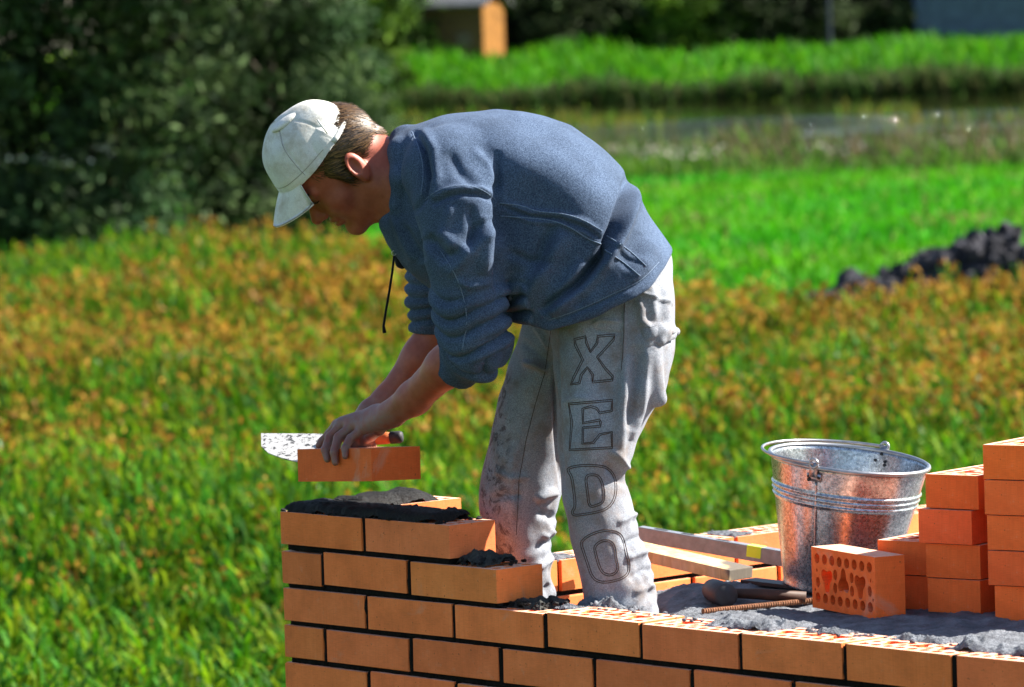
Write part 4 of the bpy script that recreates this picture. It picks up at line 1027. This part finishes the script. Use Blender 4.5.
    tag(root, 'bent over bricklayer in a pale cap, blue sweatshirt and dusty grey jeans setting a brick', 'person', kind='thing')

    # ---------------- hair
    S = SDF(); S.ell(H(0, -.004, .042), (.0775, .0945, .083), R, .012)
    S.cone(H(0, -.075, .0), H(0, -.070, -.040), .022, .016, .02)
    S.cone(H(.066, .030, .03), H(.071, .022, -.012), .010, .006, .012); S.cone(H(-.066, .030, .03), H(-.071, .022, -.012), .010, .006, .012)
    S.ell(H(0, .075, -.035), (.10, .068, .085), R, .01, '-')
    for sx in (-1, 1): S.ell(H(sx * .082, -.008, -.008), (.02, .024, .036), R, .006, '-')
    S.ell(H(0, -.035, -.075), (.09, .075, .042), R, .01, '-')
    V, Q = S.mesh(.003); N = normals(V, Q); L_ = (V - O) @ R
    V = V + N * (.0004 * n3(V, 110, 5))[:, None] - N * .0015
    rng = np.random.default_rng(77); k = rng.integers(0, len(Q), 9000); w4 = rng.dirichlet((1, 1, 1, 1), 9000)
    P0 = (V[Q[k]] * w4[..., None]).sum(1); Nn = N[Q[k, 0]]; L0 = (P0 - O) @ R
    flow = R @ np.array([0, -.75, -.75]); D = flow[None] + rng.normal(size=(9000, 3)) * .15; D[np.abs(L0[:, 0]) > .055] -= .5 * Fh
    D -= Nn * (D * Nn).sum(1)[:, None]; D /= np.linalg.norm(D, axis=1)[:, None]; Ln = rng.uniform(.014, .032, 9000)[:, None]; sd = np.cross(D, Nn) * rng.uniform(.0004, .0008, 9000)[:, None]
    P1 = P0 + D * Ln * .5 + Nn * .0022; P2 = P0 + D * Ln + Nn * (.0004 + .0026 * rng.random((9000, 1)))
    SV = np.concatenate([np.stack([P0 - sd, P0 + sd, P1 + sd, P1 - sd], 1), np.stack([P1 - sd, P1 + sd, P2 + sd * .3, P2 - sd * .3], 1)]).reshape(-1, 3)
    SQ = np.arange(len(SV)).reshape(-1, 4) + len(V)
    tone = rng.random(9000) ** 1.6; hc = np.array([.018, .010, .006]) * (1 - tone[:, None]) + np.array([.21, .115, .045]) * tone[:, None]
    mesh_obj('hair', np.concatenate([V, SV]), [tuple(map(int, q)) for q in np.concatenate([Q, SQ])], MAT['hair'], root, True, np.concatenate([np.tile([.02, .011, .007], (len(Q), 1)), hc, hc]))
    # eyebrows and stubble shadow are left to the hair colour of the brow
    m = MB(); m.tube([H(.016, .1065, .026), H(.030, .103, .030), H(.046, .092, .028)], [.003, .0038, .002], 6); m.build('eyebrow', MAT['brow'], root, True)
    m = MB(); m.tube([H(.020, .0985, .0045), H(.030, .0985, .0035), H(.040, .0935, .0030), H(.046, .0885, .0045)], [.0009, .0017, .0015, .0008], 6); m.build('eye', MAT['brow'], root, True)
    # ---------------- cap
    S = SDF(); tiltv = H(0, 0, 0)
    S.ell(H(0, .022, .060), (.0850, .102, .089), R, .01); S.cone(H(0, -.01, .102), H(0, .048, .102), .037, .037, .06)
    nrm = R @ np.array([0, .035, 1.]); nrm /= np.linalg.norm(nrm); cpt = H(0, .02, .056)
    S.cyl(cpt - nrm * .2, cpt, .2, .003)
    S.ell(H(0, .012, .045), (.079, .097, .092), R, .004, '-')
    V, Q = S.mesh(.003); N = normals(V, Q); L_ = (V - O) @ R
    ang_ = np.arctan2(L_[:, 0], L_[:, 1] - .02)
    groove = sum(np.exp(-(((ang_ - a) / .035) ** 2)) for a in (0, 1.05, 2.1, -1.05, -2.1)) * np.clip((L_[:, 2] - .06) / .02, 0, 1)
    dent = n3(V, 24, 6) * .0046 + n3(V, 55, 7) * .0028
    band = np.exp(-(((L_[:, 2] - .073) / .0018) ** 2)) * .0009
    V = V + N * (dent - groove * .0014 - band)[:, None]
    cap = to_obj('cap', V, Q, MAT['cap_cotton'], root)
    cb = BVHTree.FromPolygons(V.tolist(), [tuple(map(int, q)) for q in Q])
    for a in (1.0, -.9):
        P3 = []
        for e in np.linspace(.08, 1.5, 30):
            d = R @ np.array([math.sin(a) * math.cos(e), math.cos(a) * math.cos(e), math.sin(e)]); c3 = H(0, .02, .06)
            loc, nn, ii, di = cb.ray_cast(Vector(c3 + d * .3), Vector(-d))
            if loc is not None: P3.append(np.array(loc) + np.array(nn) * .0002)
        m = MB(); m.tube(P3, .0009, 5); m.build('seam', MAT['cap_thread'], cap)
    P3 = []
    for a in np.linspace(-1.75, 1.75, 60):
        d = R @ np.array([math.sin(a), math.cos(a), 0]); c3 = H(0, .022, .074); loc, nn, ii, di = cb.ray_cast(Vector(c3 + d * .3), Vector(-d))
        if loc is not None: P3.append(np.array(loc) + np.array(nn) * .0001)
    m = MB(); m.tube(P3, .0008, 5); m.build('seam', MAT['cap_thread'], cap)
    # brim: curved sheet with thickness
    nu, nv = 40, 12; top = []
    for i in range(nu):
        a = math.radians(-50 + 100 * i / (nu - 1)); bx, by = .0842 * math.sin(a), .022 + .1015 * math.cos(a)
        ext = .060 * max(0, math.cos(a * 1.76)) ** .42
        for j in range(nv):
            t = j / (nv - 1); y = by + ext * t * (.35 + .65 * math.cos(a * .6)); x = bx * (1 + .06 * t)
            z = .060 - 3.0 * x * x * (.35 + .65 * t) - .024 * t - .010 * t * t + .004
            top.append(H(x, y, z))
    top = np.array(top); Fq = [(i * nv + j, (i + 1) * nv + j, (i + 1) * nv + j + 1, i * nv + j + 1) for i in range(nu - 1) for j in range(nv - 1)]
    bot = top - Uh * .0032; n = len(top)
    rim_ = [i * nv for i in range(nu)] + [(nu - 1) * nv + j for j in range(1, nv)] + [i * nv + nv - 1 for i in range(nu - 2, -1, -1)] + [j for j in range(nv - 2, 0, -1)]
    Fall = Fq + [tuple(n + k for k in q[::-1]) for q in Fq] + [(rim_[i], rim_[(i + 1) % len(rim_)], n + rim_[(i + 1) % len(rim_)], n + rim_[i]) for i in range(len(rim_))]
    mesh_obj('brim', np.concatenate([top, bot]), Fall, MAT['cap_cotton'], cap, True)
    S = SDF(); S.ell(H(.010, .012, .1505), (.022, .034, .008), R @ np.array(Matrix.Rotation(math.radians(12), 3, 'X')), .004); V, Q = S.mesh(.002); to_obj('flap', V, Q, MAT['cap_cotton'], cap)
    m = MB(); m.tube([H(.0850 * math.sin(a), .022 + .1025 * math.cos(a), .068) for a in np.linspace(math.radians(112), math.radians(248), 24)], .006, 6); m.build('strap', MAT['cap_cotton'], cap, True)
    m = MB(); m.tube([H(.072, -.030, .118), H(.084, -.022, .088)], [.0018, .0016], 6); m.build('strap_end', MAT['cap_cotton'], cap, True)

    # ---------------- sweatshirt
    S = SDF()
    out = [(389, 152), (396, 136), (408, 126.5), (420, 123.5), (440, 117), (470, 111), (495, 109), (520, 111), (545, 117), (570, 126), (590, 138), (607, 152), (622, 169), (635, 189), (648, 212),
           (660, 231), (672, 248), (686, 285), (680, 340), (620, 390), (560, 400), (528, 380), (512, 335), (498, 309), (478, 306), (455, 300), (430, 290), (412, 276), (398, 262), (385, 245), (377, 226), (381, 212), (388, 204), (391, 180)]
    xs = [at(p, 200, YT)[0] for p in (385, 415, 450, 520, 600, 660)]; ws = [.085, .135, .185, .215, .235, .235]
    S.outline(px(out, YT), YT, .2, .125, .02, wf=lambda x, z: np.interp(x, xs, ws))
    hem = [(496, 313), (522, 317), (533, 322.5), (548, 325.5), (570, 319), (595, 309), (615, 299.5), (632, 292), (645, 284), (661, 266), (672, 250), (730, 236), (730, 430), (470, 430), (480, 330)]
    S.outline(px(hem, YT), YT, 1, 1, .006, '-', 0, flat=True)
    sleeve_n = [(A(446, 172, 9.285), .088), (A(458, 205, 9.235), .080), (A(463, 250, 9.215), .071), (A(469, 300, 9.235), .065), (A(474, 330, 9.25), .064), (A(477, 347, 9.262), .060), (A(450, 372, 9.315), .044), (A(432, 388, 9.35), .040)]
    S.chain(sleeve_n, .022)
    S.chain([(A(445, 195, 9.56), .085), (A(436, 250, 9.625), .064), (A(438, 300, 9.63), .056), (A(441, 322, 9.63), .052), (A(425, 350, 9.63), .045)], .02)
    # stand-up collar / hood roll round the neck
    for yy in (-1, 1):
        S.chain([(A(404, 140, 9.43), .026), (A(400, 152, 9.43 + yy * .055), .022), (A(402, 178, 9.43 + yy * .082), .020), (A(399, 205, 9.43 + yy * .070), .016), (A(403, 238, 9.43 + yy * .040), .014), (A(408, 262, 9.43 + yy * .022), .012)], .014)
    # cuffs end square
    ax_ = A(414, 398, 9.395) - A(452, 366, 9.31); ax_ /= np.linalg.norm(ax_); c0 = A(455, 369.5, 9.31)
    S.cyl(c0, c0 + ax_ * .12, .075, .003)
    ax2 = A(400, 388, 9.63) - A(438, 330, 9.63); ax2 /= np.linalg.norm(ax2); c2 = A(433, 334, 9.63); S.cyl(c2, c2 + np.array([-.15, 0, -1.]) / np.linalg.norm([-.15, 0, -1.]) * .1, .07, .003)
    V, Q = S.mesh(.0036); V = relax(V, Q, 2, .5); N = normals(V, Q)
    V = V + N * (.0022 * n3(V, 22, 11) + .0012 * n3(V, 60, 12))[:, None]
    folds = [([(497, 150), (498, 200), (499, 262), (497, 300)], -.010, 3.5),
             ([(630, 168), (626, 195), (614, 228), (598, 258), (575, 285), (540, 312)], -.024, 4), ([(638, 176), (634, 202), (622, 236), (606, 264), (584, 290), (552, 316)], .013, 5),
             ([(500, 200), (530, 212), (560, 214), (585, 222), (604, 236)], .0045, 3), ([(500, 209), (530, 221), (560, 223), (585, 233), (602, 245)], .0035, 2.5), ([(500, 205), (530, 217), (560, 219), (585, 228), (603, 241)], -.0035, 2),
             ([(606, 240), (625, 252), (642, 262), (652, 274)], .0022, 4), ([(606, 245), (624, 255), (641, 266)], -.002, 2.5),
             ([(566, 232), (550, 262), (533, 290), (526, 312)], .010, 8), ([(553, 225), (540, 255), (526, 285)], -.008, 6), ([(585, 262), (566, 290), (552, 316)], .010, 7), ([(600, 262), (585, 288), (575, 308)], -.008, 6),
             ([(655, 240), (645, 262), (628, 280)], .004, 8), ([(640, 232), (632, 252), (622, 268)], -.004, 8),
             ([(545, 322), (570, 315), (595, 305), (615, 295), (632, 287), (645, 279), (660, 262)], -.0035, 2), 
             ([(432, 205), (445, 197), (462, 193), (480, 194), (496, 201)], -.007, 2.6), ([(434, 198), (446, 191), (462, 188), (480, 189), (495, 196)], .005, 3.5),
             ([(426, 236), (437, 250), (447, 262)], -.011, 6), ([(440, 232), (452, 244), (470, 252)], .007, 7), ([(445, 262), (462, 246), (478, 228), (494, 218)], -.008, 5), ([(447, 276), (466, 258), (482, 240), (496, 230)], .006, 5),
             ([(413, 130), (424, 150), (428, 175), (424, 196), (414, 214)], -.010, 3), ([(422, 128), (434, 150), (438, 178), (432, 200)], .006, 5), ([(470, 150), (486, 165), (494, 185)], .006, 6), ([(448, 150), (460, 172), (478, 188)], -.005, 6)]
    folds += [([(500, 300), (520, 282), (545, 270)], .006, 6), ([(505, 250), (530, 262), (556, 262)], -.005, 5), 
              ([(452, 205), (446, 225), (440, 240)], .006, 5), ([(470, 205), (474, 230), (470, 252)], -.006, 5), ([(486, 215), (488, 245), (482, 275)], .007, 6), ([(455, 280), (470, 286), (492, 282)], .005, 4), ([(400, 222), (410, 240), (424, 262)], -.006, 4), ([(392, 215), (402, 238), (414, 262)], .004, 4)]
    V = fold(V, N, folds)
    # bunched sleeves: rings of soft rolls
    def rings(V, N, pts, t0, t1, cnt, amp, rad):
        pts = np.array([p for p, r in pts]); L = np.cumsum([0] + [np.linalg.norm(b - a) for a, b in zip(pts[:-1], pts[1:])]); best = np.full(len(V), 9.); tt = np.zeros(len(V))
        for i in range(len(pts) - 1):
            a, e = pts[i], pts[i + 1] - pts[i]; t = np.clip(((V - a) @ e) / (e @ e), 0, 1); d = np.linalg.norm(V - a - t[:, None] * e, axis=1); m = d < best; best[m] = d[m]; tt[m] = (L[i] + t[m] * (L[i + 1] - L[i])) / L[-1]
        s = (tt - t0) / (t1 - t0); win = np.clip(np.minimum(s, 1 - s) / .18, 0, 1) * (best < rad)
        ph = s * cnt * 2 * math.pi + 2.6 * n3(V, 17, 31) + 1.0 * n3(V, 38, 32); w = np.abs(np.sin(ph * .5)) ** .7 * 2 - 1.1
        return V + N * (amp * w * win * (.75 + .45 * n3(V, 30, 33)))[:, None]
    N = normals(V, Q); V = rings(V, N, sleeve_n[1:], .34, .76, 5.2, .0095, .115)
    V = rings(V, N, [(A(436, 250, 9.625), 0), (A(438, 300, 9.63), 0), (A(441, 335, 9.63), 0)], .15, .95, 5, .008, .09)
    sw = sw0 = to_obj('sweatshirt', V, Q, MAT['sweat_denim'], root)
    sb = BVHTree.FromPolygons(V.tolist(), [tuple(map(int, q)) for q in Q])
    def on_cloth(ln, r, name, mat, parent, tree, step=2.):
        pts = np.array(ln, float)
        for _ in range(2): pts = np.concatenate([pts[:1]] + [np.array([.75 * a + .25 * b, .25 * a + .75 * b]) for a, b in zip(pts[:-1], pts[1:])] + [pts[-1:]])
        P3 = []
        for q in pts:
            d = CF + CR * (q[0] - 512) / F_PX + CU * (343.5 - q[1]) / F_PX; loc, nn, ii, di = tree.ray_cast(Vector(CAM), Vector(d / np.linalg.norm(d)))
            if loc is not None: P3.append(np.array(loc) + np.array(nn) * r * .15)
        if len(P3) > 3: m = MB(); m.tube(P3, r, 6); m.build(name, mat, parent, True)
    for ln in ([(500, 203), (520, 205), (537, 212), (560, 213), (582, 219), (602, 231)], [(500, 216), (530, 218), (555, 221), (572, 228), (588, 239), (601, 244)], [(607, 236), (628, 249), (646, 266)], [(605, 250), (622, 261), (640, 276)]):
        on_cloth(ln, .0015, 'piping', MAT['light_denim'], sw0, sb)
    for ln in ([(425, 200), (434, 192), (448, 187), (465, 185), (482, 189), (495, 199)], [(549, 320), (570, 313), (594, 303), (614, 293), (631, 286), (644, 278), (659, 262)], [(412, 132), (420, 150), (424, 172), (421, 195)], [(440, 250), (452, 268), (462, 290), (468, 320), (462, 350)]):
        on_cloth(ln, .0010, 'seam', MAT['light_denim'], sw0, sb)
    S = SDF(); S.chain([(A(396, 212, 9.42), .020), (A(402, 262, 9.425), .014)], .01); V, Q = S.mesh(.004); to_obj('undershirt', V, Q, MAT['black_cotton'], root)
    m = MB(); m.tube([A(394, 256, 9.40), A(392.5, 270, 9.39), A(389.5, 290, 9.385), A(386, 310, 9.385), A(383.5, 326, 9.385), A(384.5, 333, 9.385)], [.0022, .0024, .0026, .0024, .0026, .0042], 7); m.build('drawstring', MAT['black_cotton'], sw, True)
    m = MB(); rg = [A(394, 253, 9.395) + .0045 * np.array([math.cos(a), 0, math.sin(a)]) for a in np.linspace(0, 2 * math.pi, 13)]; m.tube(rg, .0012, 6); m.build('eyelet', MAT['steel_wire'], sw, True)

    # ---------------- trousers
    S = SDF()
    near = [(546, 270), (549, 322), (552, 360), (554, 400), (557, 440), (564, 500), (572, 540), (579, 575), (583, 610), (586, 660), (590, 728), (656, 728), (657, 660), (656, 608), (654, 588), (645, 550), (635, 518), (627, 490), (622, 470), (631, 456), (636, 438), (646, 419), (663, 398), (669, 380), (675, 345), (676, 325), (675, 300), (672, 258), (660, 232), (600, 225)]
    farl = [(524, 300), (523, 322), (511, 360), (500, 395), (488, 440), (480.5, 472), (477, 490), (479, 512), (487, 545), (492, 600), (496, 716), (552, 716), (553, 640), (553, 600), (553, 560), (556, 520), (561, 490), (566, 455), (575, 400), (600, 330), (640, 280), (600, 240)]
    zz = lambda y: at(512, y, 9.3)[2]
    S.outline(px(near, 9.30), 9.28, .1, .075, .03, yc=lambda x, z: np.interp(z, [zz(720), zz(600), zz(440), zz(280)], [9.235, 9.24, 9.29, 9.40]), wf=lambda x, z: np.interp(z, [zz(720), zz(500), zz(380), zz(280)], [.080, .088, .105, .150]))
    S.outline(px(farl, 9.52), 9.52, .1, .07, .03, yc=lambda x, z: np.interp(z, [zz(720), zz(300)], [9.52, 9.50]), wf=lambda x, z: np.interp(z, [zz(720), zz(500), zz(380), zz(280)], [.080, .088, .105, .13]))
    S.cone(A(612, 276, 9.40), A(606, 276, 9.47), .10, .10, .03)
    S.cone(A(650, 338, 9.235), A(673, 331.5, 9.35), .010, .009, .008)                 # pocket flap edge
    S.cone(A(648, 345, 9.245), A(660, 398, 9.26), .012, .016, .02)
    S.cyl(A(590, 729, 9.24) - np.array([0, 0, .0]), A(590, 729, 9.24) - np.array([0, 0, .12]), .4, .003)
    V, Q = S.mesh(.0036); V = relax(V, Q, 2, .5); N = normals(V, Q)
    V = V + N * (.0026 * n3(V * np.array([1, 1, .6]), 24, 41) + .0016 * n3(V, 62, 42))[:, None]
    low = np.clip((zz(470) - V[:, 2]) / .15, 0, 1) * np.clip(.35 + N[:, 0] * .9, 0, 1)           # crumpled towards the hems, mostly at the back
    V = V + N * (low * (.0012 * np.sin(V[:, 2] * 150 + 3.2 * n3(V, 26, 43)) + .0030 * n3(V * np.array([1, 1, 1.8]), 48, 44) + .0012 * n3(V, 130, 45)))[:, None]
    fl = [([(553, 325), (556, 380), (557, 430), (563, 490)], -.006, 3), ([(648, 350), (644, 385), (640, 410), (630, 440)], .006, 5), ([(628, 355), (624, 400), (618, 450), (622, 480)], .007, 6), ([(637, 345), (634, 390), (628, 430)], -.007, 6),
          ([(522, 362), (535, 365), (548, 372)], .006, 3), ([(520, 340), (535, 352), (550, 366)], -.004, 4), ([(625, 305), (624, 330), (623, 360)], .0025, 1.5), ([(640, 300), (642, 325)], .004, 4), ([(652, 285), (654, 320)], .004, 4), ([(664, 282), (666, 320)], .004, 4),
          ([(640, 292), (658, 299), (674, 304)], .003, 1.6), ([(534, 325), (541, 335), (550, 350)], .004, 2.5), ([(592, 325), (600, 320), (622, 322)], .0025, 1.5), ([(594, 330), (610, 333), (624, 332)], -.002, 1.5),
          ([(535, 500), (548, 494), (558, 492)], .008, 4), ([(538, 512), (550, 516), (556, 522)], -.006, 4), ([(545, 540), (554, 530)], .006, 4), ([(520, 430), (512, 470), (514, 520)], .004, 5), ([(618, 524), (630, 516), (640, 513)], .005, 3), ([(622, 545), (636, 538), (648, 536)], -.005, 3), ([(626, 560), (640, 553), (650, 552)], .005, 3), ([(630, 580), (644, 570), (654, 570)], -.0045, 3), ([(634, 594), (648, 586), (656, 588)], .005, 3), ([(610, 450), (622, 462), (630, 468)], .005, 3), ([(604, 462), (616, 476), (627, 486)], -.005, 3), ([(538, 548), (548, 540), (554, 532)], -.005, 3), ([(536, 572), (546, 562), (554, 556)], .005, 3), ([(540, 594), (550, 584)], -.004, 3), ([(494, 470), (510, 478), (530, 476)], .0035, 4), ([(490, 500), (506, 494), (524, 496)], -.003, 4), ([(560, 405), (575, 398), (596, 400)], .002, 4), ([(640, 320), (650, 330), (664, 333), (677, 330)], .007, 4), ([(646, 346), (658, 341), (674, 338)], -.006, 3)]
    V = fold(V, N, [(a, b * 1.2, c) for a, b, c in fl])
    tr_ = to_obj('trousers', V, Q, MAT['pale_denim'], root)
    # stitched outline letters down the near leg
    bvh = BVHTree.FromPolygons(V.tolist(), [tuple(map(int, q)) for q in Q])
    def z5(l): return [(470 + a / 5.727, 300 + b / 5.727) for a, b in l]
    def z6(l): return [(560 + a / 4.577, 300 + b / 4.577) for a, b in l]
    def z8(l): return [(550 + a / 4.04, 440 + b / 4.04) for a, b in l]
    LT = [('X', z5([(595, 222), (663, 205), (672, 242), (690, 292), (722, 245), (730, 203), (830, 195), (825, 232), (735, 330), (778, 388), (822, 436), (816, 464), (700, 476), (698, 430), (672, 392), (642, 432), (630, 480), (575, 487), (590, 440), (640, 342), (600, 262)])),
          ('E', z6([(38, 472), (240, 455), (240, 510), (182, 522), (165, 500), (140, 492), (108, 500), (108, 560), (182, 545), (190, 560), (185, 582), (108, 588), (108, 655), (150, 650), (180, 612), (240, 602), (240, 680), (42, 690), (50, 560)])),
          ('D', z8([(68, 112), (110, 100), (180, 98), (235, 108), (266, 145), (272, 210), (255, 262), (215, 290), (150, 303), (92, 310), (85, 287), (100, 270), (92, 200), (85, 150), (72, 132)])), ('D', z8([(138, 140), (185, 135), (207, 152), (222, 200), (222, 248), (200, 265), (155, 277), (148, 210)])),
          ('O', z8([(120, 412), (150, 385), (190, 368), (230, 360), (280, 370), (300, 400), (310, 450), (325, 500), (320, 542), (290, 565), (230, 580), (190, 575), (165, 552), (145, 490), (130, 445)])), ('O', z8([(175, 432), (195, 410), (225, 400), (255, 410), (268, 440), (270, 480), (280, 512), (270, 540), (240, 552), (210, 540), (195, 512), (182, 465)]))]
    lm = {}
    for ch, pts in LT:
        pts = np.array(pts); dense = []
        if ch in 'DO' and True:
            for _ in range(2): pts = np.concatenate([[.75 * a + .25 * b, .25 * a + .75 * b] for a, b in zip(pts, np.roll(pts, -1, 0))])
        n = len(pts)
        for lay in (0, 1):
            pr_, nx = np.roll(pts, 1, 0), np.roll(pts, -1, 0); tn = nx - pr_; tn /= np.linalg.norm(tn, axis=1)[:, None] + 1e-9; nm = np.stack([-tn[:, 1], tn[:, 0]], 1)
            area = np.sum(pts[:, 0] * np.roll(pts[:, 1], -1) - pts[:, 1] * np.roll(pts[:, 0], -1)); sg = 1 if area > 0 else -1
            pp = pts + nm * sg * (1.9 if lay else 0) ; P3 = []
            for i in range(n):
                a, b = pp[i], pp[(i + 1) % n]; k = max(2, int(np.linalg.norm(b - a) / 1.2))
                for j in range(k):
                    q = a + (b - a) * j / k; d = CF + CR * (q[0] - 512) / F_PX + CU * (343.5 - q[1]) / F_PX; d /= np.linalg.norm(d)
                    loc, nn, ii, di = bvh.ray_cast(Vector(CAM), Vector(d))
                    if loc is not None: P3.append(np.array(loc) + np.array(nn) * .0003)
            if len(P3) > 6:
                P3 = np.array(P3 + P3[:2]); lm.setdefault(ch, MB()).tube(P3, .00085, 5, caps=False)
    for ch in 'XEDO': lm[ch].build('stitched_letter', MAT['stitch'], tr_)
    S = SDF(); S.chain([(A(644, 327, 9.245), .0085), (A(660, 329, 9.25), .0095), (A(676, 331.5, 9.33), .0085)], .01); S.chain([(A(645, 331, 9.240), .008), (A(646.5, 345, 9.235), .007)], .01)
    S.chain([(A(652, 334, 9.236), .010), (A(666, 334, 9.262), .010)], .02); S.chain([(A(647, 345, 9.236), .007), (A(660, 341, 9.245), .0075), (A(673, 335.5, 9.30), .0075)], .01)
    V2, Q2 = S.mesh(.003); to_obj('pocket_flap', V2, Q2, MAT['pale_denim'], tr_)
    # seams
    for nm_, ln in (('outseam', [(624.5, 300), (624, 330), (623, 352), (621, 372)]), ('inseam', [(551, 330), (545, 372), (535, 405), (526, 440), (519, 480), (516, 540)])):
        P3 = []
        for a, b in zip(ln[:-1], ln[1:]):
            for j in range(12):
                q = np.array(a) + (np.array(b) - np.array(a)) * j / 12; d = CF + CR * (q[0] - 512) / F_PX + CU * (343.5 - q[1]) / F_PX
                loc, nn, ii, di = bvh.ray_cast(Vector(CAM), Vector(d / np.linalg.norm(d)))
                if loc is not None: P3.append(np.array(loc) + np.array(nn) * .0002)
        m = MB(); m.tube(P3, .0007, 5); m.build('seam', MAT['stitch'], tr_)
    # boots on the floor
    for a in ((622, 735, 9.235), (524, 725, 9.52)):
        S = SDF(); c = at(*a); fz = ZA - .449; S.cone((c[0], c[1], fz + .14), (c[0] + .01, c[1], fz + .05), .055, .05, .03); S.cone((c[0] + .03, c[1], fz + .045), (c[0] - .17, c[1] - .02, fz + .036), .044, .036, .03)
        S.cyl((c[0], c[1], fz), (c[0], c[1], fz - .1), .4, .004); V, Q = S.mesh(.006); to_obj('boot', V, Q, MAT['boot_leather'], root)
    return root
person_root = person()
